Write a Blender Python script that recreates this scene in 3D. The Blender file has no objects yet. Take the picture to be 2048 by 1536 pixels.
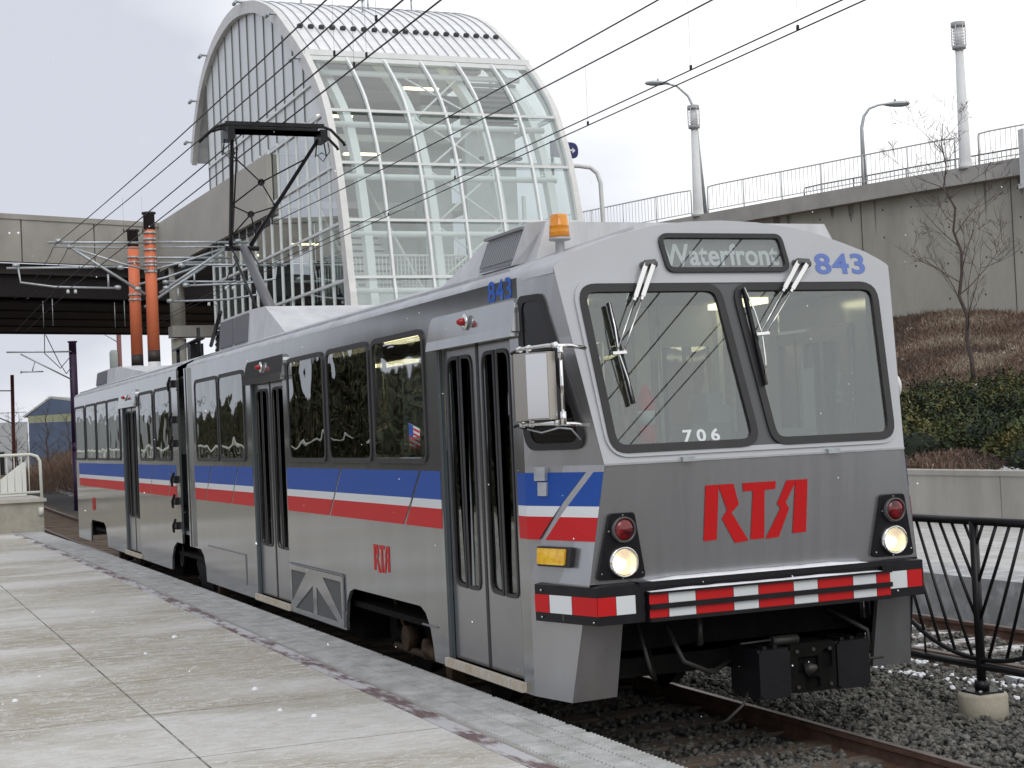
import bpy, bmesh, math, random
from mathutils import Vector, Matrix, geometry, noise
random.seed(7)
R = math.radians
SC = bpy.context.scene
COL = SC.collection

# ---------------------------------------------------------------- camera
cam_d = bpy.data.cameras.new('camera'); cam = bpy.data.objects.new('camera', cam_d); COL.objects.link(cam)
SC.camera = cam
cam_d.sensor_width = 36; cam_d.lens = 36*3177.5/2048; cam_d.clip_start = .05; cam_d.clip_end = 3000
yaw, pitch, roll = R(22.594), R(1.593), R(-2.589)
F = Vector((-math.cos(yaw)*math.cos(pitch), math.sin(yaw)*math.cos(pitch), math.sin(pitch)))
RT = F.cross(Vector((0, 0, 1))).normalized(); UP = RT.cross(F)
R2 = RT*math.cos(roll)+UP*math.sin(roll); U2 = -RT*math.sin(roll)+UP*math.cos(roll)
M = Matrix((R2, U2, -F)).transposed().to_4x4(); M.translation = Vector((9.2835, -5.5599, 2.1212))
cam.matrix_world = M
SC.render.resolution_x = 1024; SC.render.resolution_y = 768

# ---------------------------------------------------------------- sky, sun, exposure
SUN_EL, SUN_AZ = R(42), R(200)
w = bpy.data.worlds.new('World'); SC.world = w; w.use_nodes = True
nt = w.node_tree; nt.nodes.clear(); N = nt.nodes; L = nt.links
out = N.new('ShaderNodeOutputWorld'); mix = N.new('ShaderNodeMixShader'); mix.inputs[0].default_value = .96
sky = N.new('ShaderNodeTexSky'); sky.sky_type = 'NISHITA'; sky.sun_disc = False
sky.sun_elevation = SUN_EL; sky.sun_rotation = SUN_AZ
b1 = N.new('ShaderNodeBackground'); b1.inputs[1].default_value = .1; L.new(sky.outputs[0], b1.inputs[0])
b2 = N.new('ShaderNodeBackground'); b2.inputs[1].default_value = 1.12
tc = N.new('ShaderNodeTexCoord')
nz = N.new('ShaderNodeTexNoise'); nz.inputs['Scale'].default_value = 2.6; nz.inputs['Detail'].default_value = 5; nz.inputs['Roughness'].default_value = .45
mp = N.new('ShaderNodeMapping'); mp.inputs['Scale'].default_value = (1, 1, 2.6); mp.inputs['Location'].default_value = (.3, .1, .45)
L.new(tc.outputs['Generated'], mp.inputs[0]); L.new(mp.outputs[0], nz.inputs['Vector'])
dt = N.new('ShaderNodeVectorMath'); dt.operation = 'DOT_PRODUCT'; L.new(tc.outputs['Generated'], dt.inputs[0])
dt.inputs[1].default_value = (.33, 1.0, .1)
ad = N.new('ShaderNodeMath'); ad.operation = 'MULTIPLY_ADD'; L.new(dt.outputs['Value'], ad.inputs[0]); ad.inputs[1].default_value = 1.1
nm = N.new('ShaderNodeMath'); nm.operation = 'MULTIPLY_ADD'; nm.inputs[1].default_value = 1.9; nm.inputs[2].default_value = -.45; L.new(nz.outputs[0], nm.inputs[0]); L.new(nm.outputs[0], ad.inputs[2])
cr = N.new('ShaderNodeValToRGB'); e = cr.color_ramp.elements
e[0].position = .30; e[0].color = (.56, .58, .65, 1); e[1].position = .82; e[1].color = (1.0, 1.0, 1.0, 1)
m_ = cr.color_ramp.elements.new(.50); m_.color = (.76, .775, .82, 1)
L.new(ad.outputs[0], cr.inputs[0]); L.new(cr.outputs[0], b2.inputs[0])
L.new(b1.outputs[0], mix.inputs[1]); L.new(b2.outputs[0], mix.inputs[2]); L.new(mix.outputs[0], out.inputs[0])
sl = bpy.data.lights.new('sun', 'SUN'); so = bpy.data.objects.new('sun', sl); COL.objects.link(so)
sl.energy = .7; sl.angle = R(35); sl.color = (1, .97, .93)
so.rotation_euler = (R(48), 0, R(70))     # high, from behind the camera's left, nearly shadowless
SC.view_settings.view_transform = 'Standard'; SC.view_settings.look = 'None'
SC.view_settings.exposure = .12; SC.view_settings.gamma = 1
try:
    SC.cycles.max_bounces = 10; SC.cycles.transparent_max_bounces = 24; SC.cycles.glossy_bounces = 4
except Exception: pass

# ---------------------------------------------------------------- materials
MATS = {}
def mat(name, col, rough=.6, metal=0., var=.0, vs=3., bump=0., bs=40., col2=None, emit=None, stretch=None, spec=None, detail=6, thr=None, coat=0.):
    if name in MATS: return MATS[name]
    m = bpy.data.materials.new(name); m.use_nodes = True; n = m.node_tree.nodes; l = m.node_tree.links
    p = n['Principled BSDF']; p.inputs['Base Color'].default_value = (*col, 1); p.inputs['Roughness'].default_value = rough
    p.inputs['Metallic'].default_value = metal
    if spec is not None: p.inputs['Specular IOR Level'].default_value = spec
    if coat: p.inputs['Coat Weight'].default_value = coat; p.inputs['Coat Roughness'].default_value = .08
    if emit: p.inputs['Emission Color'].default_value = (*emit[0], 1); p.inputs['Emission Strength'].default_value = emit[1]
    if var or col2 or bump:
        t = n.new('ShaderNodeNewGeometry'); mpn = n.new('ShaderNodeMapping'); l.new(t.outputs['Position'], mpn.inputs[0])
        if stretch: mpn.inputs['Scale'].default_value = stretch
    if var or col2:
        z = n.new('ShaderNodeTexNoise'); z.inputs['Scale'].default_value = vs; z.inputs['Detail'].default_value = detail; z.inputs['Roughness'].default_value = .65
        l.new(mpn.outputs[0], z.inputs['Vector'])
        c = n.new('ShaderNodeValToRGB'); a, b = (thr or (.32, .68))
        c.color_ramp.elements[0].position = a; c.color_ramp.elements[1].position = b
        c2 = col2 or tuple(x*(1+var) for x in col); c1 = col if col2 else tuple(x*(1-var) for x in col)
        c.color_ramp.elements[0].color = (*c1, 1); c.color_ramp.elements[1].color = (*c2, 1)
        l.new(z.outputs[0], c.inputs[0]); l.new(c.outputs[0], p.inputs['Base Color'])
    if bump:
        z2 = n.new('ShaderNodeTexNoise'); z2.inputs['Scale'].default_value = bs; z2.inputs['Detail'].default_value = 4
        l.new(mpn.outputs[0], z2.inputs['Vector'])
        bn = n.new('ShaderNodeBump'); bn.inputs['Strength'].default_value = bump; bn.inputs['Distance'].default_value = .02
        l.new(z2.outputs[0], bn.inputs['Height']); l.new(bn.outputs[0], p.inputs['Normal'])
    MATS[name] = m; return m

def glass(name, tint=(.8, .84, .83), gl=.12, rough=.01, wav=0.):
    m = bpy.data.materials.new(name); m.use_nodes = True; n = m.node_tree.nodes; l = m.node_tree.links; n.clear()
    o = n.new('ShaderNodeOutputMaterial'); mx = n.new('ShaderNodeMixShader'); tr = n.new('ShaderNodeBsdfTransparent'); g = n.new('ShaderNodeBsdfGlossy')
    tr.inputs[0].default_value = (*tint, 1); g.inputs['Roughness'].default_value = rough; g.inputs['Color'].default_value = (.95, .97, .97, 1)
    fr = n.new('ShaderNodeLayerWeight'); fr.inputs[0].default_value = .5
    pw = n.new('ShaderNodeMath'); pw.operation = 'POWER'; pw.inputs[1].default_value = 4.5; l.new(fr.outputs['Facing'], pw.inputs[0])
    ma = n.new('ShaderNodeMath'); ma.operation = 'MULTIPLY_ADD'; ma.inputs[1].default_value = 1-gl; ma.inputs[2].default_value = gl; ma.use_clamp = True
    l.new(pw.outputs[0], ma.inputs[0]); l.new(ma.outputs[0], mx.inputs[0])
    l.new(tr.outputs[0], mx.inputs[1]); l.new(g.outputs[0], mx.inputs[2]); l.new(mx.outputs[0], o.inputs[0])
    if wav:
        t = n.new('ShaderNodeNewGeometry'); z = n.new('ShaderNodeTexNoise'); z.inputs['Scale'].default_value = 2.2; z.inputs['Detail'].default_value = 1
        l.new(t.outputs['Position'], z.inputs['Vector']); b = n.new('ShaderNodeBump'); b.inputs['Strength'].default_value = wav; b.inputs['Distance'].default_value = .05
        l.new(z.outputs[0], b.inputs['Height']); l.new(b.outputs[0], g.inputs['Normal']); l.new(b.outputs[0], fr.inputs['Normal'])
    MATS[name] = m; return m

# ---------------------------------------------------------------- mesh helpers
def link(name, bm, m, parent=None, smooth=False):
    me = bpy.data.meshes.new(name); bmesh.ops.recalc_face_normals(bm, faces=bm.faces[:]) if len(bm.faces) < 60000 else None
    bm.to_mesh(me); bm.free()
    ms = m if isinstance(m, (list, tuple)) else [m]
    for q in ms: me.materials.append(q)
    if smooth:
        for p in me.polygons: p.use_smooth = True
        try: me.set_sharp_from_angle(angle=R(38))
        except Exception: pass
    o = bpy.data.objects.new(name, me); COL.objects.link(o)
    if parent:
        o.parent = parent
        o.matrix_parent_inverse = parent_world(parent).inverted()
    return o
def link_each(name, bm, m, parent=None):      # every loose piece becomes an object of its own
    bm.verts.index_update(); bm.verts.ensure_lookup_table(); seen = set(); out_ = []
    for v in bm.verts:
        if v.index in seen: continue
        st = [v]; isl = set()
        while st:
            q = st.pop()
            if q.index in isl: continue
            isl.add(q.index); st += [e_.other_vert(q) for e_ in q.link_edges if e_.other_vert(q).index not in isl]
        seen |= isl; b = bmesh.new(); mp_ = {i: b.verts.new(bm.verts[i].co) for i in sorted(isl)}
        for f in {f for i in isl for f in bm.verts[i].link_faces}:
            nf = b.faces.new([mp_[w_.index] for w_ in f.verts]); nf.smooth = f.smooth
        out_.append(link(name, b, m, parent))
    bm.free(); return out_
def parent_world(p):
    m = Matrix.LocRotScale(p.location, p.rotation_euler, p.scale)
    return (parent_world(p.parent) @ p.matrix_parent_inverse @ m) if p.parent else m
def empty(name, label, cat, loc=(0, 0, 0), group=None):
    o = bpy.data.objects.new(name, None); o.empty_display_size = .2; COL.objects.link(o); o.location = loc
    return tag(o, label, cat, group)
def tag(o, label, cat, group=None):
    if label: o['label'] = label; o['category'] = cat
    if group: o['group'] = group
    return o
def struct(o): o['kind'] = 'structure'; return o
def stuff(o, label=None, cat=None):
    o['kind'] = 'stuff'
    if label: o['label'] = label; o['category'] = cat
    return o
def box(bm, x0, y0, z0, x1, y1, z1, mi=0):
    v = [bm.verts.new((x, y, z)) for x in (x0, x1) for y in (y0, y1) for z in (z0, z1)]
    for f in ((0, 1, 3, 2), (4, 6, 7, 5), (0, 4, 5, 1), (2, 3, 7, 6), (0, 2, 6, 4), (1, 5, 7, 3)):
        bm.faces.new([v[i] for i in f]).material_index = mi
def hexa(bm, p, mi=0):      # 8 points: bottom 4 then top 4
    v = [bm.verts.new(q) for q in p]
    for f in ((3, 2, 1, 0), (4, 5, 6, 7), (0, 1, 5, 4), (1, 2, 6, 5), (2, 3, 7, 6), (3, 0, 4, 7)):
        bm.faces.new([v[i] for i in f]).material_index = mi
def tube(bm, pts, r, n=8, cap=True, mi=0):
    pts = [Vector(p) for p in pts]; rs = r if isinstance(r, (list, tuple)) else [r]*len(pts); rings = []; prev = None
    for i, p in enumerate(pts):
        d = (pts[min(i+1, len(pts)-1)]-pts[max(i-1, 0)])
        if d.length < 1e-9: d = Vector((0, 0, 1))
        d.normalize()
        if prev is None:
            a = Vector((0, 0, 1)) if abs(d.z) < .9 else Vector((1, 0, 0))
            u = d.cross(a).normalized()
        else: u = (prev-d*prev.dot(d)).normalized()
        prev = u; v = d.cross(u)
        rings.append([bm.verts.new(p+(u*math.cos(2*math.pi*k/n)+v*math.sin(2*math.pi*k/n))*rs[i]) for k in range(n)])
    for a, b in zip(rings, rings[1:]):
        for k in range(n):
            f = bm.faces.new((a[k], a[(k+1) % n], b[(k+1) % n], b[k])); f.material_index = mi; f.smooth = True
    if cap:
        bm.faces.new(rings[0][::-1]).material_index = mi; bm.faces.new(rings[-1]).material_index = mi
def bar(bm, a, b, w, h, up=(0, 0, 1), mi=0):
    a = Vector(a); b = Vector(b); d = (b-a).normalized(); up = Vector(up)
    s = d.cross(up)
    if s.length < 1e-4: s = d.cross(Vector((1, 0, 0)))
    s.normalize(); u = s.cross(d); s *= w/2; u *= h/2
    hexa(bm, [a-s-u, a+s-u, b+s-u, b-s-u, a-s+u, a+s+u, b+s+u, b-s+u], mi)
def lathe(bm, prof, c, n=20, axis='z', mi=0, cap=True):
    c = Vector(c); rings = []
    for r_, h in prof:
        ring = []
        for k in range(n):
            a = 2*math.pi*k/n; p = (r_*math.cos(a), r_*math.sin(a), h)
            if axis == 'x': p = (h, p[0], p[1])
            if axis == 'y': p = (p[0], h, p[1])
            ring.append(bm.verts.new(c+Vector(p)))
        rings.append(ring)
    for a, b in zip(rings, rings[1:]):
        for k in range(n):
            f = bm.faces.new((a[k], a[(k+1) % n], b[(k+1) % n], b[k])); f.material_index = mi; f.smooth = True
    if cap:
        bm.faces.new(rings[0][::-1]).material_index = mi; bm.faces.new(rings[-1]).material_index = mi
def rnd(pts, r, n=5):       # rounded polygon from 2D corners
    P = [Vector(p) for p in pts]; o = []; K = len(P)
    rr_ = r if isinstance(r, (list, tuple)) else [r]*K
    for i in range(K):
        a, b, c = P[i-1], P[i], P[(i+1) % K]; r0 = rr_[i]
        if r0 <= 0: o.append(b.copy()); continue
        d1 = (a-b).normalized(); d2 = (c-b).normalized(); ang = d1.angle(d2); t = min(r0/math.tan(ang/2), (a-b).length*.49, (c-b).length*.49)
        p1 = b+d1*t; p2 = b+d2*t
        for k in range(n+1):
            s = k/n; o.append(p1*(1-s)**2+b*2*s*(1-s)+p2*s*s)
    return o
def rect(u0, v0, u1, v1, r=0, n=5): return rnd([(u0, v0), (u1, v0), (u1, v1), (u0, v1)], r, n)
def inset(poly, d):         # shrink a convex-ish polygon
    c = [Vector(p) for p in poly]; K = len(c); o = []
    area = sum(c[i].x*c[(i+1) % K].y-c[(i+1) % K].x*c[i].y for i in range(K)); s = 1 if area > 0 else -1
    for i in range(K):
        a, b, e_ = c[i-1], c[i], c[(i+1) % K]
        n1 = Vector((-(b-a).y, (b-a).x)); n2 = Vector((-(e_-b).y, (e_-b).x))
        if n1.length > 0: n1.normalize()
        if n2.length > 0: n2.normalize()
        m_ = (n1+n2)
        if m_.length < 1e-6: m_ = n1
        m_.normalize(); k = 1/max(.5, m_.dot(n1) if n1.length else 1)
        o.append(b+m_*d*s*k)
    return o
def plate(bm, outer, holes, f, t=.02, off=0., mi=0):
    """flat sheet with holes in (u,v); f(u,v,w) maps to 3D, w = height off the surface"""
    loops = [[Vector((p[0], p[1])) for p in lp] for lp in [outer]+list(holes)]
    tris = geometry.tessellate_polygon([[p.to_3d() for p in lp] for lp in loops])
    flat = [p for lp in loops for p in lp]
    top = [bm.verts.new(f(p.x, p.y, off+t)) for p in flat]
    for a in tris:
        try: bm.faces.new([top[i] for i in a]).material_index = mi
        except ValueError: pass
    if t > 0:
        bot = [bm.verts.new(f(p.x, p.y, off)) for p in flat]
        for a in tris:
            try: bm.faces.new([bot[i] for i in a[::-1]]).material_index = mi
            except ValueError: pass
        k = 0
        for lp in loops:
            n = len(lp)
            for i in range(n):
                a, b = k+i, k+(i+1) % n
                bm.faces.new((bot[a], bot[b], top[b], top[a])).material_index = mi
            k += n
def P(name, m, parent, outer, holes, f, t=.02, off=0., smooth=False):
    bm = bmesh.new(); plate(bm, outer, holes, f, t, off); return link(name, bm, m, parent, smooth)
def text_mesh(s, size, f, m, parent, name, off=.002, bold=.02, t=.002, sx=1., spacing=1.):
    c = bpy.data.curves.new('lettering', 'FONT'); c.body = s; c.size = 1; c.offset = bold; c.resolution_u = 5; c.space_character = spacing
    o = bpy.data.objects.new('lettering', c); COL.objects.link(o)
    dg = bpy.context.evaluated_depsgraph_get(); dg.update()
    me = bpy.data.meshes.new_from_object(o.evaluated_get(dg)); bpy.data.objects.remove(o)
    xs = [v.co.x for v in me.vertices]; ys = [v.co.y for v in me.vertices]; x0, x1, y0, y1 = min(xs), max(xs), min(ys), max(ys)
    h = size/(y1-y0)
    for v in me.vertices:
        v.co = f((v.co.x-x0)*h*sx, (v.co.y-y0)*h, off)
    me.materials.append(m); q = bpy.data.objects.new(name, me); COL.objects.link(q)
    if parent: q.parent = parent; q.matrix_parent_inverse = parent_world(parent).inverted()
    return q
def text_w(s, bold=.02, spacing=1.):
    c = bpy.data.curves.new('t', 'FONT'); c.body = s; c.offset = bold; c.space_character = spacing
    o = bpy.data.objects.new('t', c); COL.objects.link(o); dg = bpy.context.evaluated_depsgraph_get(); dg.update()
    me = bpy.data.meshes.new_from_object(o.evaluated_get(dg)); bpy.data.objects.remove(o)
    xs = [v.co.x for v in me.vertices]; ys = [v.co.y for v in me.vertices]
    r_ = (max(xs)-min(xs))/(max(ys)-min(ys)); bpy.data.meshes.remove(me); return r_

# shared materials
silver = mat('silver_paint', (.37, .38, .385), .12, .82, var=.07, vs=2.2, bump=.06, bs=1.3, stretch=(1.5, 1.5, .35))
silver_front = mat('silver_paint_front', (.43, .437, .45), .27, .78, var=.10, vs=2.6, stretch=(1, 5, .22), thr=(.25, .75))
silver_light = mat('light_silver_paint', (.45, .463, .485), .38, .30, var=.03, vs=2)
roofpaint = mat('roof_paint', (.5, .51, .53), .5, .3, var=.15, vs=4, stretch=(1, 1, .3))
rubber = mat('rubber', (.018, .018, .02), .45, 0, var=.2, vs=5)
black = mat('black_paint', (.010, .010, .012), .4, 0, var=.3, vs=6, spec=.3)
dark = mat('underframe', (.006, .0055, .005), .85, 0, var=.5, vs=8, spec=.15)
rust = mat('rusty_iron', (.13, .075, .035), .8, .3, var=.5, vs=12, bump=.4)
chrome = mat('chrome', (.75, .75, .74), .12, 1.)
steel = mat('galvanised', (.48, .51, .53), .45, .6, var=.15, vs=9)
blue = mat('blue_stripe', (.012, .075, .36), .45, 0, spec=.3)
white = mat('white_stripe', (.72, .75, .76), .35, 0, coat=.2)
red = mat('red_stripe', (.55, .010, .012), .45, 0, spec=.3)
bluenum = mat('blue_number', (.12, .19, .50), .5); bluenum2 = mat('blue_side_number', (.03, .12, .50), .5, spec=.2)
concrete = mat('concrete', (.36, .345, .30), .85, 0, var=.22, vs=1.3, bump=.15, bs=30)
snowm = mat('snow', (.82, .84, .88), .7, 0, var=.05, vs=20, bump=.3, bs=60)
glass_dark = glass('tinted_glass', (.22, .23, .24), .16, .005, wav=.22)
glass_cab = glass('cab_glass', (.70, .74, .74), .12)
glass_bld = glass('station_glass', (.85, .905, .895), .19)
# ================================================================= GROUND AND PLATFORMS
def sheet(name, x0, y0, x1, y1, z, m, nx=1, ny=1):
    bm = bmesh.new(); g = [[bm.verts.new((x0+(x1-x0)*i/nx, y0+(y1-y0)*j/ny, z)) for j in range(ny+1)] for i in range(nx+1)]
    for i in range(nx):
        for j in range(ny): bm.faces.new((g[i][j], g[i+1][j], g[i+1][j+1], g[i][j+1]))
    return link(name, bm, m)
earth = mat('earth', (.10, .075, .05), .95, 0, col2=(.17, .13, .09), vs=.35, bump=.5, bs=6)
struct(sheet('ground', -700, -700, 700, 700, -.34, earth))
gravel = mat('track_gravel', (.022, .022, .021), .95, 0, col2=(.10, .098, .09), vs=28, bump=1., bs=30, detail=3)
bm = bmesh.new()
box(bm, -120, -1.6, -.33, 30, 6.2, -.235)
struct(link('trackbed', bm, gravel))

# near platform paving: tan concrete with wind-blown snow dust and saw-cut joints
pm = bpy.data.materials.new('platform_paving'); pm.use_nodes = True; n = pm.node_tree.nodes; l = pm.node_tree.links; p = n['Principled BSDF']
g = n.new('ShaderNodeNewGeometry'); sx = n.new('ShaderNodeSeparateXYZ'); l.new(g.outputs['Position'], sx.inputs[0])
def NZ(scale, st, det=5, rg=.6, dist=0., loc=(0, 0, 0)):
    mm = n.new('ShaderNodeMapping'); mm.inputs['Scale'].default_value = st; mm.inputs['Location'].default_value = loc; mm.inputs['Rotation'].default_value = (0, 0, R(12)); l.new(g.outputs['Position'], mm.inputs[0])
    z = n.new('ShaderNodeTexNoise'); z.inputs['Scale'].default_value = scale; z.inputs['Detail'].default_value = det; z.inputs['Roughness'].default_value = rg
    z.inputs['Distortion'].default_value = dist; l.new(mm.outputs[0], z.inputs['Vector']); return z.outputs[0]
def RAMP(v, a, b, c0=(0, 0, 0), c1=(1, 1, 1)):
    c = n.new('ShaderNodeValToRGB'); c.color_ramp.elements[0].position = a; c.color_ramp.elements[1].position = b
    c.color_ramp.elements[0].color = (*c0, 1); c.color_ramp.elements[1].color = (*c1, 1); l.new(v, c.inputs[0]); return c.outputs[0]
def MATH(op, a, b=None, c=None):
    q = n.new('ShaderNodeMath'); q.operation = op
    for i, v in enumerate((a, b, c)):
        if v is None: continue
        if isinstance(v, (int, float)): q.inputs[i].default_value = v
        else: l.new(v, q.inputs[i])
    return q.outputs[0]
def MIX(f, a, b):
    q = n.new('ShaderNodeMix'); q.data_type = 'RGBA'; l.new(f, q.inputs[0]) if not isinstance(f, float) else None
    for i, v in ((6, a), (7, b)):
        if isinstance(v, tuple): q.inputs[i].default_value = (*v, 1)
        else: l.new(v, q.inputs[i])
    return q.outputs[2]
base = RAMP(NZ(.8, (1, 1, 1)), .3, .7, (.35, .32, .25), (.43, .40, .325))
fine = RAMP(NZ(60, (1, 1, 1), 3), .35, .65, (.80, .80, .80), (1.06, 1.06, 1.06))
mul = n.new('ShaderNodeMix'); mul.data_type = 'RGBA'; mul.blend_type = 'MULTIPLY'; mul.inputs[0].default_value = 1; l.new(base, mul.inputs[6]); l.new(fine, mul.inputs[7])
streak = RAMP(NZ(1.7, (2.6, .75, 1), 10, .76, 2.6), .53, .63)
thin = RAMP(NZ(1.7, (2.5, .8, 1), 7, .62, 2.4, (3, 1, 0)), .482, .50)
thin2 = RAMP(NZ(1.7, (2.5, .8, 1), 7, .62, 2.4, (3, 1, 0)), .50, .516, (1, 1, 1), (0, 0, 0))
big = RAMP(NZ(.42, (1.25, .6, 1), 5, .55, .5, (1.3, 0, 0)), .46, .57)
nz2 = NZ(3.4, (2.0, .8, 1), 4, .6, 3.2, (7, 2, 0))
lines2 = MATH('MULTIPLY', RAMP(nz2, .515, .53), RAMP(nz2, .53, .548, (1, 1, 1), (0, 0, 0)))
patchy = RAMP(NZ(.9, (1, 1, 1), 3, .5, 0, (5, 5, 0)), .42, .58)
lines = MATH('MAXIMUM', MATH('MULTIPLY', thin, thin2), MATH('MULTIPLY', lines2, patchy))
sn = MATH('MAXIMUM', MATH('MULTIPLY', streak, .60), MATH('MULTIPLY', lines, .85))
sn = MATH('MAXIMUM', sn, MATH('MULTIPLY', big, MATH('MULTIPLY_ADD', RAMP(NZ(9, (1.8, .7, 1), 8, .7, 1.0), .3, .7), .5, .22)))
col = MIX(sn, mul.outputs[2], (.77, .78, .79))
# saw-cut joints: across every 1.67 m, one along the platform at y = -3.71
fx = MATH('ABSOLUTE', MATH('SUBTRACT', MATH('FRACT', MATH('DIVIDE', MATH('ADD', sx.outputs[0], 100.2-.58), 1.67)), .5))
jx = MATH('LESS_THAN', fx, .0045)
jy = MATH('LESS_THAN', MATH('ABSOLUTE', MATH('ADD', sx.outputs[1], 3.72)), .008)
wob = MATH('MAXIMUM', jx, jy)
wob = MATH('MULTIPLY', wob, MATH('MULTIPLY_ADD', RAMP(NZ(6, (1, 1, 1), 4), .35, .6), .5, .45))
col = MIX(wob, col, (.09, .085, .07)); l.new(col, p.inputs['Base Color']); p.inputs['Roughness'].default_value = .8
bp = n.new('ShaderNodeBump'); bp.inputs['Strength'].default_value = .25; bp.inputs['Distance'].default_value = .01; l.new(NZ(45, (1, 1, 1), 5), bp.inputs['Height']); l.new(bp.outputs[0], p.inputs['Normal'])
PZ = .25
bm = bmesh.new(); box(bm, -28.6, -9.0, -.33, 14, -2.18, PZ)
struct(link('platform', bm, pm))
edge_c = mat('tactile_grey', (.31, .31, .30), .85, 0, col2=(.50, .51, .51), vs=5, bump=.5, bs=60, thr=(.35, .7))
brick = mat('brown_border', (.155, .105, .105), .85, 0, col2=(.50, .50, .51), vs=2.2, stretch=(1, 3, 1), thr=(.44, .56), bump=.3)
kerbm = mat('platform_kerb', (.30, .29, .26), .85, 0, var=.25, vs=3, bump=.2)
def yedge(x):     # the platform edge drifts slightly away from the track towards its far end
    t = max(0, (-x-8)/20.6); return -1.47-.16*t*t
def strip(name, ya, yb, z0, z1, m, x0=-28.6, x1=14, nseg=30):
    bm = bmesh.new()
    for i in range(nseg):
        a = x0+(x1-x0)*i/nseg; b = x0+(x1-x0)*(i+1)/nseg
        ea, eb = yedge(a)+1.47, yedge(b)+1.47
        hexa(bm, [(a, ya+ea, z0), (b, ya+eb, z0), (b, yb+eb, z0), (a, yb+ea, z0), (a, ya+ea, z1), (b, ya+eb, z1), (b, yb+eb, z1), (a, yb+ea, z1)])
    bmesh.ops.remove_doubles(bm, verts=bm.verts, dist=.0001)
    return link(name, bm, m)
o = strip('platform_edge', -2.006, -1.475, -.33, PZ-.002, edge_c); struct(o)
struct(strip('platform_joint_strip', -2.04, -2.008, -.33, PZ+.002, kerbm))
struct(strip('platform_border', -2.175, -2.042, -.33, PZ+.001, brick))
bm = bmesh.new(); x = 2.6; k = 0
while x > -24:
    e = yedge(x)+1.47
    dx = .05 if x > -9 else .1
    for a, b in ((-1.985, -1.80), (-1.785, -1.64), (-1.62, -1.467)):
        if random.random() < .04: continue
        hexa(bm, [(x, a+e, PZ-.003), (x+dx*.5, a+e, PZ-.003), (x+dx*.5, b+e, PZ-.003), (x, b+e, PZ-.003), (x+.006, a+e, PZ+.005), (x+dx*.5-.006, a+e, PZ+.005), (x+dx*.5-.006, b+e, PZ+.004), (x+.006, b+e, PZ+.004)])
    x -= dx
ribs = link('platform_ribs', bm, edge_c); struct(ribs)
# small bolts and snow lumps on the paving
bm = bmesh.new()
for (x, y, r_) in ((-6.23, -2.75, .03), (-2.56, -2.83, .026), (-1.16, -2.76, .022), (-1.53, -2.9, .02), (-4.4, -4.2, .015), (-7.8, -4.5, .018), (-3.2, -4.5, .025), (.2, -3.9, .02), (-5.2, -3.2, .02), (-9.3, -3.1, .018)):
    lathe(bm, [(r_, 0), (r_*.9, r_*.4), (r_*.45, r_*.75)], (x, y, PZ), 9)
stuff(link('snow_lumps', bm, snowm, smooth=True), 'small white lumps of snow scattered on the tan platform paving', 'snow')

# ---- ballast stones (loose crushed rock between and beside the tracks)
stone = mat('ballast_stone', (.032, .032, .03), .9, 0, col2=(.21, .205, .185), vs=17, bump=.4, bs=70, detail=2)
def stones(name, n_, fn, smin, smax, m, label):
    bm = bmesh.new(); ico = bmesh.new(); bmesh.ops.create_icosphere(ico, subdivisions=1, radius=1)
    vs = [v.co.copy() for v in ico.verts]; fs = [[v.index for v in f.verts] for f in ico.faces]; ico.free()
    V = []; Fc = []
    for i in range(n_):
        x, y, z = fn(); s = random.uniform(smin, smax); rot = Matrix.Rotation(random.random()*6.28, 3, 'Z') @ Matrix.Rotation(random.random()*6.28, 3, 'X')
        sc = Vector((random.uniform(.7, 1.35), random.uniform(.6, 1.1), random.uniform(.45, .85)))*s; b0 = len(V)
        for v in vs:
            q = Vector((v.x*sc.x, v.y*sc.y, v.z*sc.z))*random.uniform(.72, 1.2); q = rot @ q; V.append((x+q.x, y+q.y, z+q.z))
        Fc += [[b0+k for k in f] for f in fs]
    me = bpy.data.meshes.new(name); me.from_pydata(V, [], Fc); me.materials.append(m); o = bpy.data.objects.new(name, me); COL.objects.link(o); bm.free()
    return stuff(o, label, 'ballast')
def fb():
    while True:
        x = random.uniform(-3.6, 3.2) if random.random() < .8 else random.uniform(-9, -3.6)
        y = random.uniform(.8, 3.5)
        if .8 <= y <= 3.5: return x, y, -.225+random.uniform(0, .05)+.03*math.exp(-((y-1.6)/.5)**2)
stones('ballast', 13500, fb, .017, .040, stone, 'dark grey crushed stone ballast between the two railway tracks')
def fb2():
    r_ = random.random()
    if r_ < .5: return random.uniform(-3.5, 3.2), random.uniform(-.62, .62), -.235+random.uniform(0, .03)
    return random.uniform(-9, 1), random.uniform(3.7, 4.95), -.235+random.uniform(0, .03)
stones('track_ballast', 5500, fb2, .018, .036, stone, 'crushed stone lying between the rails of the tracks')
def fs():
    c = random.choice(((-2.3, 2.9), (-1.5, 3.1), (-1.0, 2.75), (-2.9, 3.3), (.2, 3.2), (-.4, 3.4))); return (random.gauss(c[0], .22), random.gauss(c[1], .07), -.168)
stones('ballast_snow', 150, fs, .014, .035, snowm, 'patches of white snow caught on the ballast beside the second track')
bmw = bmesh.new()
for cx_, cy_, a_, b_ in ((.55, 2.9, .5, .16), (-1.15, 3.38, .5, .06), (-.2, 3.2, .4, .08)):
    v = [bmw.verts.new((cx_+a_*math.cos(k*.3142)*random.uniform(.7, 1.1), cy_+b_*math.sin(k*.3142)*random.uniform(.6, 1.1), -.155)) for k in range(20)]
    f = bmw.faces.new(v); ex = bmesh.ops.extrude_face_region(bmw, geom=[f])
    for q in ex['geom']:
        if isinstance(q, bmesh.types.BMVert): q.co.z -= .06
stuff(link('snow_patch', bmw, snowm), 'flat white snow patches on the ballast by the fence foot', 'snow')

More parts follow.
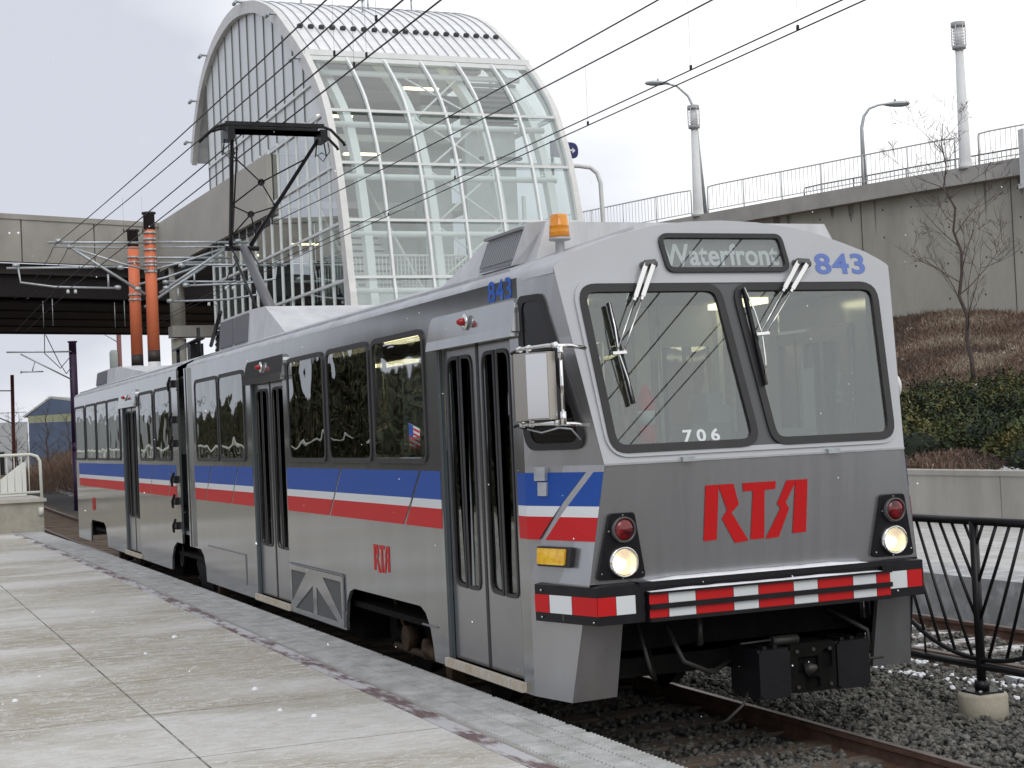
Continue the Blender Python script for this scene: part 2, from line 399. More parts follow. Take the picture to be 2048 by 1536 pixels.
# ---- tracks
railm = mat('rusty_rail', (.11, .06, .04), .75, .35, col2=(.20, .12, .09), vs=6, bump=.2)
railhead = mat('rail_head', (.16, .12, .10), .35, .85, var=.3, vs=7)
tie = mat('timber_tie', (.10, .07, .05), .9, 0, col2=(.19, .15, .12), vs=7, stretch=(3, .5, 1), bump=.5)
tie_snow = mat('snowy_tie', (.16, .12, .10), .85, 0, col2=(.62, .62, .63), vs=5, stretch=(2, .7, 1), thr=(.42, .56), bump=.3)
def rail_geo(bm, pts):
    prof = [(-.065, 0), (.065, 0), (.065, .012), (.012, .03), (.012, .105), (.034, .118), (.034, .15), (.026, .156), (-.026, .156), (-.034, .15), (-.034, .118), (-.012, .105), (-.012, .03), (-.065, .012)]
    rings = []
    for i, p in enumerate(pts):
        a = Vector(pts[max(i-1, 0)]); b = Vector(pts[min(i+1, len(pts)-1)]); d = (b-a).normalized(); s = Vector((-d.y, d.x, 0))
        rings.append([bm.verts.new(Vector(p)+s*u+Vector((0, 0, v))) for u, v in prof])
    K = len(prof)
    for a, b in zip(rings, rings[1:]):
        for k in range(K):
            f = bm.faces.new((a[k], a[(k+1) % K], b[(k+1) % K], b[k])); f.material_index = 1 if k in (6, 7, 8) else 0
    bm.faces.new(rings[0]); bm.faces.new(rings[-1][::-1])
def cy(x, yc):      # tracks drift gently to the left (towards +y of the camera's left) far away
    return yc+.0016*max(0, -x-26)**2*.35
def track(yc, label, x0, x1, tm):
    t = empty('railway_track', label, 'railway track', (0, yc, -.24), 'railway tracks')
    for s in (-.7525, .7525):
        bm = bmesh.new(); xs = [x1-(x1-x0)*i/60 for i in range(61)]
        rail_geo(bm, [(x, cy(x, yc)+s, -.245) for x in xs]); link('rail', bm, [railm, railhead], t)
    bm = bmesh.new(); x = x1
    while x > x0:
        y = cy(x, yc); h = random.uniform(-.01, .01)
        box(bm, x-.11, y-1.25+random.uniform(-.05, .05), -.32, x+.11, y+1.25+random.uniform(-.05, .05), -.205+h); x -= .62
    o = link('sleepers', bm, tm, t); o['kind'] = 'stuff'
    return t
track(0, 'near railway track running under the light rail vehicle', -120, 12, tie)
track(4.3, 'second railway track beyond the black fence with snow on its sleepers', -120, 8, tie_snow)

# ---- far platform
farp = mat('far_paving', (.40, .39, .36), .85, 0, col2=(.58, .585, .59), vs=2.2, stretch=(1, 2.2, 1), thr=(.4, .7), bump=.15)
bm = bmesh.new()
box(bm, -60, 5.9, -.33, 12, 11.6, PZ-.004)
struct(link('far_platform', bm, farp))
bm = bmesh.new(); box(bm, -60, 5.78, -.33, 12, 6.6, PZ); struct(link('far_platform_edge', bm, mat('far_edge', (.33, .335, .34), .85, 0, col2=(.58, .59, .60), vs=4, thr=(.45, .7))))
# low retaining wall behind it with cracks/joints
lw = empty('low_concrete_wall', 'low pale concrete retaining wall behind the far platform below the shrubs', 'wall', (-10, 11.2, PZ))
cpal = mat('pale_concrete', (.44, .42, .375), .85, 0, var=.16, vs=1.6, stretch=(1, 1, .35), bump=.12, bs=25)
for i in range(24):
    x0 = -62+i*3.0
    bm = bmesh.new(); box(bm, x0+.01, 11.15, PZ-.3, x0+2.99, 11.5, 1.02); bmesh.ops.bevel(bm, geom=bm.edges[:], offset=.012, segments=1)
    if -30 < x0 < 0: link('wall_panel', bm, cpal, lw)
    else: link('wall_panel', bm, cpal, lw)
bm = bmesh.new(); box(bm, -62, 11.13, 1.018, 10, 11.55, 1.10); link('coping', bm, cpal, lw)

# ================================================================= HILLSIDE
def hz(x, y):
    t = (y-11.4)/17.6; return 1.0+4.5*min(max(t, 0), 1.15)-.10*max(0, min(t, 1))*(x+38)*(1 if x > -38 else .3)+.25*noise.noise(Vector((x*.25, y*.25, 0)))
hill = mat('brush_soil', (.085, .05, .028), .95, 0, col2=(.20, .135, .085), vs=1.4, bump=1., bs=14)
bm = bmesh.new(); NX, NY = 110, 60; G = []
for i in range(NX+1):
    row = []
    for j in range(NY+1):
        x = -75+100*i/NX; y = 11.45+24*j/NY; row.append(bm.verts.new((x, y, hz(x, y) if j else .9)))
    G.append(row)
for i in range(NX):
    for j in range(NY): bm.faces.new((G[i][j], G[i+1][j], G[i+1][j+1], G[i][j+1]))
struct(link('hillside', bm, hill, smooth=True))
def tufts(name, n_, fn, m, label, cat, wfn):
    V = []; Fc = []; MI = []
    for i in range(n_):
        x, y, z, k = fn(); wfn(V, Fc, MI, x, y, z, k)
    me = bpy.data.meshes.new(name); me.from_pydata(V, [], Fc)
    for q in (m if isinstance(m, list) else [m]): me.materials.append(q)
    me.polygons.foreach_set('material_index', MI)
    o = bpy.data.objects.new(name, me); COL.objects.link(o); stuff(o, label, cat); return o
def blades(V, Fc, MI, x, y, z, k):       # a dry weed clump: thin leaning stems
    for _ in range(9):
        a = random.random()*6.28; h = random.uniform(.04, .30)*k; l_ = random.uniform(.06, .26)*k; w_ = random.uniform(.003, .008)
        bx, by = x+random.gauss(0, .12), y+random.gauss(0, .12); tx, ty = bx+math.cos(a)*l_, by+math.sin(a)*l_; b0 = len(V)
        V += [(bx-w_, by-w_, z-.05), (bx+w_, by+w_, z-.05), ((bx+tx)/2+w_, (by+ty)/2+w_, z+h*.7), ((bx+tx)/2-w_, (by+ty)/2-w_, z+h*.7), (tx, ty, z+h)]
        Fc += [[b0, b0+1, b0+2, b0+3], [b0+3, b0+2, b0+4]]; q_ = noise.noise(Vector((x*.45, y*.45, 9)))+random.gauss(0, .25); mi = 1 if q_ > .28 else (2 if q_ < -.22 else 0); MI += [mi, mi]
br = [mat('dry_brush_a', (.19, .122, .088), .9), mat('dry_brush_b', (.36, .30, .225), .9), mat('dry_brush_c', (.13, .095, .075), .9)]
def vx(y):      # visible part of the slope: behind the vehicle's right edge to the frame's right edge
    base = -13-(y-11.4)*1.28
    return random.uniform(base-7, base+8)
def fbrush():
    while True:
        y = random.uniform(13.8, 29.6); x = vx(y)
        d = noise.noise(Vector((x*.35, y*.35, 3)))
        if y < 17.6 and d < .02+.12*(17.6-y): continue
        if d < -.34: continue
        return x, y, hz(x, y), random.uniform(.7, 1.35)
tufts('dry_brush', 42000, fbrush, br, 'reddish brown dry brush and weeds covering the upper slope', 'brush', blades)
def fbrush2():
    x = random.gauss(-12.7, .6) if random.random() < .75 else random.uniform(-14.5, -7); y = random.uniform(11.7, 12.5)
    return x, y, hz(x, y)+.02, random.uniform(.45, .8) if x < -11.6 else .3
tufts('dry_grass', 1300, fbrush2, br, 'tan dry grass just above the low concrete wall', 'grass', blades)
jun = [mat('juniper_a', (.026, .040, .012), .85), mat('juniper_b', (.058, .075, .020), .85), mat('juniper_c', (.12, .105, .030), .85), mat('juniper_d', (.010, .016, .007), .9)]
CL = [(vx(y_), y_) for y_ in [random.uniform(12.3, 20.0) for _ in range(340)]]
CL = [(x, y, random.uniform(.25, .85)) for x, y in CL if y < 17.9+2.6*noise.noise(Vector((x*.55, y*.2, 3)))+random.gauss(.4, .7)]
def sprays(V, Fc, MI, x, y, z, k):       # feathery juniper sprays: small leaf-sized faces along arching twigs
    a = random.random()*6.28; el = random.uniform(.05, 1.1); L_ = random.uniform(.14, .34)*k
    d = Vector((math.cos(a)*math.cos(el), math.sin(a)*math.cos(el), math.sin(el))); s = d.cross(Vector((0, 0, 1))).normalized()
    q_ = noise.noise(Vector((x*1.1, y*1.1, z*1.1+4)))+random.gauss(0, .22); mi = 2 if q_ > .42 else (1 if q_ > .05 else (0 if q_ > -.25 else 3)); base_ = Vector((x, y, z))
    for q in range(4):
        t = (q+.5)/4; c = base_+d*L_*t+Vector((0, 0, -.06*t*t)); r_ = .05*k*(1.1-t*.7); b0 = len(V)
        u = (s*math.cos(q)+Vector((0, 0, 1))*math.sin(q)*.6)*r_
        V += [c-u, c+d*.05, c+u, c-d*.02]; Fc += [[b0, b0+1, b0+2, b0+3]]; MI.append(mi)
def fjun():
    x, y, r_ = random.choice(CL); u = Vector((random.gauss(0, 1), random.gauss(0, 1), abs(random.gauss(0, .8)))).normalized()
    q = random.uniform(.72, 1.12)*(1+.45*noise.noise(Vector((x+u.x*2, y+u.y*2, u.z*2))))
    X, Y = x+u.x*r_*1.35*q, y+u.y*r_*q
    return X, Y, hz(x, y)+u.z*r_*.85*q, 1.
tufts('juniper_ground_cover', 62000, fjun, jun, 'dark green spreading juniper covering the lower slope', 'shrubs', sprays)
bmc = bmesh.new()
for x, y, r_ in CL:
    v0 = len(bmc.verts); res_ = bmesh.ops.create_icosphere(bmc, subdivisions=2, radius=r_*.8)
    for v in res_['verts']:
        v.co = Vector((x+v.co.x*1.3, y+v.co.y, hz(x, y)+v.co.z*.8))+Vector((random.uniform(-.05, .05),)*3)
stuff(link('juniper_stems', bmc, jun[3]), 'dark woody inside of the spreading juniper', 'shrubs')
def fsn():
    r_ = random.random()
    if r_ < .6: x = random.uniform(-11.6, -7.5); y = random.uniform(11.6, 12.0)
    elif r_ < .8: t = random.random(); y = 16.5+4.5*t; x = -21.5-1.28*(y-16.5)+random.gauss(-.3, .5)
    else: y = random.uniform(16, 27); x = vx(y)
    return x, y, hz(x, y)+(.06 if r_ < .6 else .2)
o = stones('slope_snow', 520, fsn, .03, .09, snowm, 'small patches of snow lying among the slope plants')
o['category'] = 'snow'
# ================================================================= LIGHT RAIL VEHICLE
tram = empty('light_rail_vehicle', 'silver articulated light rail vehicle with red, white and blue stripes at the platform', 'train', (-12, 0, -.09))
W = 1.41
near = lambda u, v, w: Vector((u, -W-w, v))
farf = lambda u, v, w: Vector((u, W+w, v))
def xf(z):      # front face profile
    if z >= 1.862: return .157-.2258*(z-1.862)
    if z >= 1.1: return .09+.067*(z-1.1)/.762
    if z >= .85: return .0+.09*(z-.85)/.25
    return -.126+.126*(z-.33)/.52
def yf(z):      # half width of the face
    if z >= 1.862: return 1.151+.161*(z-1.862)/1.311
    if z >= 1.1: return 1.262-.111*(z-1.1)/.762
    return 1.322-.06*(z-.33)/.77
up_n = Vector((1, 0, .2258)).normalized(); lo_n = Vector((1, 0, -.088)).normalized()
upper = lambda y, z, w: Vector((xf(max(z, 1.862)), y, z))+up_n*w
def lower(y, z, w): return Vector((.09+.0879*(z-1.1), y, z))+lo_n*w
def taper(sgn):
    def f(t, z, w):        # t: 0 at the fold, 1 at the front corner
        a = Vector((-.53, sgn*W, z)); b = Vector((xf(z), sgn*yf(z), z)); p = a.lerp(b, t)
        nrm = Vector((W-yf(z), 0, 0))+Vector((0, sgn*(xf(z)+.53), 0)); nrm.normalize(); return p+nrm*w
    return f
# window and door openings along a side (u = x)
WIN_F = [(-3.80, -2.44), (-5.22, -3.87), (-6.69, -5.31), (-10.02, -8.66), (-11.48, -10.08)]
WIN_R = [(-14.52, -13.25), (-15.9, -14.66), (-19.25, -17.87), (-20.62, -19.30), (-22.06, -20.74), (-23.62, -22.26)]
DOOR_F = [(-2.17, -.70), (-8.37, -6.91)]; DOOR_R = [(-17.63, -16.2)]
ZW = (1.875, 2.935)
def winpoly(a, b): return rect(a, ZW[0], b, ZW[1], .13)
def doorpoly(a, b): return rect(a, .37, b, 2.80, 0)
outF = [(-12.03, .33), ] ; zt = 3.13
def archF():
    o = [Vector((-.53, .33)), Vector((-2.50, .33)), Vector((-2.52, .42)), Vector((-2.58, .58)), Vector((-2.68, .69)), Vector((-2.80, .735)), Vector((-4.62, .735)), Vector((-4.76, .70)), Vector((-4.86, .60)), Vector((-4.91, .44)), Vector((-4.92, .33)),
         Vector((-11.18, .33)), Vector((-11.20, .5)), Vector((-11.32, .66)), Vector((-11.5, .73)), Vector((-12.03, .73)), Vector((-12.03, zt)), Vector((-.53, zt))]
    return o
def archR():
    return [Vector((-12.74, .74)), Vector((-13.15, .74)), Vector((-13.4, .66)), Vector((-13.56, .5)), Vector((-13.6, .33)), Vector((-19.78, .33)), Vector((-19.82, .5)), Vector((-19.95, .68)), Vector((-20.15, .75)), Vector((-21.7, .75)), Vector((-21.84, .68)), Vector((-21.9, .5)), Vector((-21.92, .33)),
            Vector((-23.7, .33)), Vector((-23.7, zt)), Vector((-12.74, zt))]
front_body = empty('front_car_body', None, None, (-6, 0, 0)); rear_body = empty('rear_car_body', None, None, (-18, 0, 0))
for b_ in (front_body, rear_body):
    b_.parent = tram; b_.matrix_parent_inverse = parent_world(tram).inverted()
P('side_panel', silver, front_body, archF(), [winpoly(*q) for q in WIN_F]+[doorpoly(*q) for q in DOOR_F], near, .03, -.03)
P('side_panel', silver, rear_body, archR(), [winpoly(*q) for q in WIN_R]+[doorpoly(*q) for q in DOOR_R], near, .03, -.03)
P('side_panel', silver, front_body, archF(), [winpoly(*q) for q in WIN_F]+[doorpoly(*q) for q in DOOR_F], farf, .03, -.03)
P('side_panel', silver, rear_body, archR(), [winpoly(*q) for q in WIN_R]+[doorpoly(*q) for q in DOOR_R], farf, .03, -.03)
# roofs
half = [(W, 3.10), (W-.005, 3.14), (1.385, 3.175), (1.31, 3.21), (1.18, 3.265), (1.0, 3.325), (.78, 3.39), (.54, 3.445), (.27, 3.478), (0, 3.49)]
prof = [(-y, z) for y, z in half]+[(y, z) for y, z in half[::-1][1:]]
fh = [(1.315, 3.12), (1.312, 3.155), (1.30, 3.172), (1.25, 3.205), (1.14, 3.262), (.97, 3.325), (.77, 3.39), (.54, 3.442), (.27, 3.474), (0, 3.485)]
fprof = [(-y, z) for y, z in fh]+[(y, z) for y, z in fh[::-1][1:]]
def roof(name, stations, par):
    bm = bmesh.new(); rings = [[bm.verts.new((xx(z) if callable(xx) else xx, y, z)) for y, z in pr] for xx, pr in stations]
    for a, b in zip(rings, rings[1:]):
        for k in range(len(a)-1): bm.faces.new((a[k], b[k], b[k+1], a[k+1]))
    bm.faces.new(rings[-1]); return link(name, bm, roofpaint, par, smooth=True)
roof('roof', [(xf, fprof), (-.35, [(y*1.0+0*z, z+.004) for y, z in [((a[0]*.45+b[0]*.55), (a[1]*.45+b[1]*.55)) for a, b in zip(fprof, prof)]]), (-.53, prof), (-12.03, prof)], front_body)
roof('roof', [(-12.74, prof), (-23.7, prof), (-24.0, [(y*.93, z-.03) for y, z in prof])], rear_body)
bm = bmesh.new()
for s in (-1, 1):
    for xa, xb in ((-12.0, -.9), (-23.6, -12.78)):
        bar(bm, (xa, s*1.30, 3.222), (xb, s*1.30, 3.222), .02, .025)
    bar(bm, (-.9, s*1.30, 3.222), (-.45, s*.55, 3.465), .02, .02)
link('roof_gutter', bm, roofpaint, front_body)
# taper panels beside the cab, each in horizontal slices
cabwin = [(.02, 1.955), (.985, 1.955), (.60, 3.02), (.02, 3.02)]
for s, bd in ((-1, 0), (1, 0)):
    f = taper(s)
    bm = bmesh.new(); zs = [.33, .85, 1.1, 1.862, 2.3, 2.7, 3.12]
    L_ = [[bm.verts.new(f(t, z, 0)) for t in (0, .5, 1)] for z in zs]
    for a, b in zip(L_, L_[1:]):
        for k in (0, 1): bm.faces.new((a[k], a[k+1], b[k+1], b[k]))
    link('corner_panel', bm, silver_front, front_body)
    # strip closing the top of the corner to the roof
# upper front face with arched top
arc = [Vector(p) for p in fprof]; outer = [Vector((-1.151, 1.862)), Vector((1.151, 1.862))]+[Vector((y, z)) for y, z in fprof[::-1] if z > 3.13]
ws = [rnd([(-1.09, 1.935), (-.0, 1.935), (-.095, 3.03), (-1.175, 3.03)], .13), rnd([(.125, 1.935), (1.085, 1.915), (1.165, 3.03), (.03, 3.03)], .13)]
ws = [rnd([(-1.095, 1.925), (.015, 1.925), (-.105, 3.035), (-1.175, 3.035)], .13), rnd([(.10, 1.925), (1.085, 1.925), (1.170, 3.035), (-.02, 3.035)], .13)]
sign = rnd([(-.485, 3.115), (.485, 3.115), (.45, 3.385), (-.525, 3.385)], .07)
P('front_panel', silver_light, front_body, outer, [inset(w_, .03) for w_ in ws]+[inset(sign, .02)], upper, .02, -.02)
sur = rnd([(-1.115, 1.90), (1.11, 1.90), (1.205, 3.075), (-1.21, 3.075)], .17, 8)
P('windscreen_surround', mat('surround', (.10, .105, .11), .45, .4), front_body, inset(sur, .035), [inset(w_, .004) for w_ in ws], upper, .006, 0)
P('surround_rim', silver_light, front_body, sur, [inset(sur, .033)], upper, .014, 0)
lowout = [(-yf(1.1), 1.1), (yf(1.1), 1.1), (1.151, 1.862), (-1.151, 1.862)]
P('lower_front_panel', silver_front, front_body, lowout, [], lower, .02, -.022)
P('waist_trim', roofpaint, front_body, [(-1.15, 1.856), (1.15, 1.856), (1.152, 1.868), (-1.152, 1.868)], [], lower, .006, 0)
for i, w_ in enumerate(ws):
    ww = empty('windscreen', None, None, upper(-.5+i*1.05, 2.4, 0)); ww.parent = tram; ww.matrix_parent_inverse = parent_world(tram).inverted()
    P('frame', rubber, ww, w_, [inset(w_, .052)], upper, .03, -.006)
    P('pane', glass_cab, ww, inset(w_, .05), [], upper, .004, .002)
sg = empty('destination_sign', None, None, upper(0, 3.25, 0)); sg.parent = tram; sg.matrix_parent_inverse = parent_world(tram).inverted()
P('frame', rubber, sg, sign, [inset(sign, .032)], upper, .026, -.004)
P('blind', mat('blind_grey', (.13, .145, .15), .6), sg, inset(sign, .03), [], upper, .004, -.03)
h_ = .155; rt = text_w('Waterfront', .012); text_mesh('Waterfront', h_, lambda u, v, w: upper(-.485+u, 3.172+v, w), mat('blind_letter', (.70, .74, .74), .5), sg, 'lettering', off=-.024, bold=.022, sx=.93/(h_*rt))
P('pane', glass('sign_glass', (.86, .88, .88), .10), sg, inset(sign, .031), [], upper, .003, .003)
rt = text_w('843', .028, 1.08)
text_mesh('843', .15, lambda u, v, w: upper(.695+u, 3.10+v, w), bluenum, front_body, 'number_lettering', off=.003, bold=.028, sx=.415/(.15*rt), spacing=1.08)
text_mesh('843', .155, lambda u, v, w: near(-1.05+u, 3.015+v-.02, w), bluenum2, front_body, 'number_lettering', off=.003, bold=.022, sx=.43/(.155*rt), spacing=1.08)
rt = text_w('706', .03, 1.5)
text_mesh('706', .085, lambda u, v, w: upper(-.56+u, 1.975+v, w), white, front_body, 'run_number_lettering', off=.007, bold=.03, sx=.275/(.085*rt), spacing=1.5)
# RTA emblem built from polygons (unit square: u 0..1, v 0..1)
EMB = [[(0, .0), (.115, .0), (.135, .82), (.24, .86), (.275, .99), (0, 1.0)],
       [(.155, .99), (.30, .99), (.385, .58), (.335, .50), (.40, .40), (.52, -.035), (.345, -.035), (.20, .42), (.275, .55), (.235, .80)],
       [(.375, .88), (.375, 1.0), (.665, 1.0), (.665, .88), (.585, .88), (.585, -.02), (.455, -.02), (.455, .88)],
       [(.70, 1.0), (1.0, 1.0), (1.0, .03), (.885, .03), (.885, .88), (.84, .88), (.84, .55), (.77, .42), (.72, -.01), (.585, -.01), (.63, .25), (.74, .50), (.69, .60)]]
EMB = [[(0, 0), (.123, .01), (.143, 1), (.02, 1)],
       [(.143, 1.0), (.284, 1.0), (.333, .62), (.264, .48), (.425, -.05), (.296, -.075), (.173, .38), (.222, .53), (.150, .93)],
       [(.37, 1), (.69, 1), (.685, .86), (.58, .85), (.575, -.03), (.445, -.035), (.468, .85), (.375, .85)],
       [(.795, 1.0), (.881, 1.0), (.874, .93), (.785, .60), (.818, .48), (.716, -.03), (.59, -.04), (.735, .50), (.70, .58)],
       [(.88, 1), (1, 1), (.985, .03), (.852, .02)]]
def emblem(f, m, par, name):
    bm = bmesh.new()
    for q in EMB: plate(bm, [Vector(p) for p in q], [], f, .0015, .002)
    return link(name, bm, m, par)
emblem(lambda u, v, w: lower(-.435+u*.80, 1.325+v*.365, w), red, front_body, 'emblem')
emblem(lambda u, v, w: near(-3.985+u*.45, .945+v*.225, w), red, front_body, 'emblem')
emblem(lambda u, v, w: near(-21.6+u*.45, .945+v*.225, w), red, rear_body, 'emblem')
# stripes: blue 1.582-1.82, white 1.525-1.582, red 1.375-1.525 ; with slanted gaps
ZB = [(1.598, 1.818, blue, 'blue_stripe'), (1.528, 1.598, white, 'white_stripe'), (1.375, 1.528, red, 'red_stripe')]
gapsF = [(-4.88, -5.32), (-2.66, -3.10)]; gapsM = [(-9.12, -9.56), (-10.62, -11.06)]; gapsR = [(-14.75, -15.19), (-13.25, -13.69)]
def stripes(x0, x1, gaps, f, par, gw=.05):
    for za, zb, m, nm in ZB:
        bm = bmesh.new()
        tt = lambda g, z: g[1]+(g[0]-g[1])*(z-1.375)/(1.818-1.375)
        L0 = [(x0, x0)]; cuts = sorted(gaps, key=lambda g: g[0])
        lo_a, lo_b = x0, x0
        for g in cuts:
            plate(bm, [Vector((lo_a, za)), Vector((tt(g, za)-gw/2, za)), Vector((tt(g, zb)-gw/2, zb)), Vector((lo_b, zb))], [], f, .0015, .001)
            lo_a, lo_b = tt(g, za)+gw/2, tt(g, zb)+gw/2
        plate(bm, [Vector((lo_a, za)), Vector((x1, za)), Vector((x1, zb)), Vector((lo_b, zb))], [], f, .0015, .001)
        link(nm, bm, m, par)
stripes(-6.88, -2.20, gapsF, near, front_body); stripes(-11.70, -8.40, gapsM, near, front_body); stripes(-16.16, -13.0, gapsR, near, rear_body); stripes(-23.3, -17.66, [], near, rear_body)
stripes(-.67, -.53, [], near, front_body)
tf = taper(-1); stripes(.0, 1.0, [(.83, .22)], tf, front_body, gw=.10)
tf2 = taper(1); stripes(.0, 1.0, [(.83, .22)], tf2, front_body, gw=.10)
# side windows
WINALL = [(q, front_body) for q in WIN_F]+[(q, rear_body) for q in WIN_R]
def window(a, b, f, par, fr=True, gm=None):
    g_ = empty('side_window', None, None, f((a+b)/2, 2.4, 0)); g_.parent = tram; g_.matrix_parent_inverse = parent_world(tram).inverted()
    q = winpoly(a, b)
    P('frame', rubber, g_, q, [inset(q, .045)], f, .024, -.008)
    P('pane', gm or glass_dark, g_, inset(q, .043), [], (lambda u, v, w: f(u, v, w-(v-2.4)*.055-.03*((u-(a+b)/2)**2))) if gm is bulged else f, .004, .004)
clearer = glass('clear_side_glass', (.62, .65, .64), .14, .01, wav=.15)
bulged = glass('bulged_side_glass', (.60, .63, .63), .24, .02, wav=.1)
for i, (q, b_) in enumerate(WINALL): window(q[0], q[1], near, b_, gm=bulged if i == 0 else None)
for q, b_ in WINALL: window(q[0], q[1], farf, b_, gm=clearer)
# cab side windows on the taper panel
for s in (-1, 1):
    f = taper(s); cw = rnd([(.0, 1.96), (.985, 1.96), (.60, 3.02), (.03, 3.02)], [.10, .10, .12, .12])
    cw = rnd([(.03, 1.965), (.90, 1.965), (.62, 3.0), (.03, 3.0)], [.16, .16, .12, .12])
    g_ = empty('cab_side_window', None, None, f(.5, 2.4, 0)); g_.parent = tram; g_.matrix_parent_inverse = parent_world(tram).inverted()
    ins = rnd([(.12, 2.01), (.82, 2.01), (.55, 2.955), (.12, 2.955)], [.13, .13, .1, .1])
    P('frame', rubber, g_, cw, [ins], f, .018, .003)
    P('pane', mat('cab_side_pane', (.006, .006, .007), .06, 0, spec=.45), g_, ins, [], f, .003, .008)
# doors
doorm = mat('door_paint', (.37, .375, .385), .22, .8, var=.06, vs=2)
tread = mat('worn_sill', (.42, .33, .20), .8, 0, col2=(.55, .53, .48), vs=9, stretch=(2, 1, 1))
def door(a, b, f, y_sign):
    pane_m = glass_dark if y_sign < 0 else clearer
    d = empty('door', None, None, f((a+b)/2, .4, 0)); d.parent = tram; d.matrix_parent_inverse = parent_world(tram).inverted()
    mid = (a+b)/2
    for s, (x0, x1) in enumerate(((a+.03, mid-.012), (mid+.012, b-.03))):
        wA = (x0+.075, x0+(x1-x0)*.47); wB = (x0+(x1-x0)*.53, x1-.09)
        hA = rnd([(wA[0], .955), (wA[1], .945), (wA[1], 2.68), (wA[0], 2.68)], [.09, 0.01, .01, .12]); hB = rnd([(wB[0], .945), (wB[1], .945), (wB[1], 2.68), (wB[0], 2.68)], [.01, .09, .12, .01])
        leaf = P('door_leaf', doorm, d, rect(x0, .40, x1, 2.77, .01), [hA, hB], f, .03, -.075)
        for h in (hA, hB):
            P('window_seal', rubber, leaf, h, [inset(h, .028)], f, .012, -.048)
            P('pane', pane_m, leaf, inset(h, .026), [], f, .004, -.06)
    bm = bmesh.new()
    plate(bm, rect(mid-.022, .40, mid+.022, 2.77), [], f, .02, -.06); link('door_edge_seal', bm, rubber, d)
    bm = bmesh.new()
    for u in (a, b-.028): plate(bm, rect(u, .37, u+.028, 2.80), [], f, .03, -.04)
    link_each('door_jamb', bm, mat('jamb', (.10, .12, .13), .4, .5), d)
    P('sill', tread, d, rect(a-.01, .335, b+.03, .40), [], f, .035, 0)
    if y_sign < 0:
        hd = rnd([(a-.06, 2.76), (b+.21, 2.76), (b+.21, 3.0), (a-.02, 2.99)], [.01, .01, .11, .09])
        H = P('door_header', silver, d, hd, [], lambda u, v, w: f(u, v, w*(1+1.4*max(0, min(1, (2.99-v)/.23)))), .028, .0)
        bm = bmesh.new()
        hexa(bm, [f(a-.04, 2.735, .0), f(b+.20, 2.735, .0), f(b+.20, 2.735, .075), f(a-.04, 2.735, .075), f(a-.04, 2.80, .0), f(b+.20, 2.80, .0), f(b+.20, 2.805, .06), f(a-.04, 2.805, .06)])
        link('header_lip', bm, silver, H)
        c = f(mid+.06, 2.90, .055); bm = bmesh.new(); lathe(bm, [(.055, 0), (.06, y_sign*.012), (.04, y_sign*.02)], c, 18, 'y'); lamp = link('warning_light', bm, chrome, H)
        bm = bmesh.new(); lathe(bm, [(.028, 0), (.028, y_sign*.02), (.016, y_sign*.045), (.004, y_sign*.05)], c+Vector((0, y_sign*.02, 0)), 14, 'y'); link('lens', bm, mat('red_lens', (.35, .008, .01), .12), lamp)
for q in DOOR_F+DOOR_R: door(q[0], q[1], near, -1)
for q in DOOR_F+DOOR_R: door(q[0], q[1], farf, 1)
# triangulated grille panel
gu = (-6.86, -4.95); gz = (.35, .80)
tri = [[(-6.80, .77), (-6.23, .77), (-6.80, .45)], [(-5.62, .77), (-5.01, .77), (-5.01, .42)], [(-6.68, .39), (-5.99, .39), (-5.99, .66)], [(-5.86, .39), (-5.14, .39), (-5.86, .66)]]
tri = [[Vector(p) for p in t_] for t_ in tri]
gp = P('grille_panel', silver, front_body, rect(gu[0], gz[0], gu[1], gz[1]+.02), tri, near, .014, .0)
for t_ in tri: P('mesh_screen', mat('mesh_screen', (.12, .125, .125), .7, .4, var=.3, vs=120), gp, t_, [], near, .002, .002)
bm = bmesh.new(); bar(bm, near(gu[0]-.03, .835, .012), near(gu[1]+.02, .835, .012), .012, .012); bar(bm, near(gu[1]+.02, .83, .012), near(gu[1]+.02, .5, .012), .012, .012)
bar(bm, near(-2.75, .60, .006), near(-2.40, .60, .006), .01, .012); bar(bm, near(-11.0, .80, .005), near(-8.9, .80, .005), .01, .012); bar(bm, near(-8.9, .8, .005), near(-8.9, .45, .005), .01, .012)
link_each('panel_seam', bm, mat('seam', (.22, .23, .24), .5, .5), front_body)
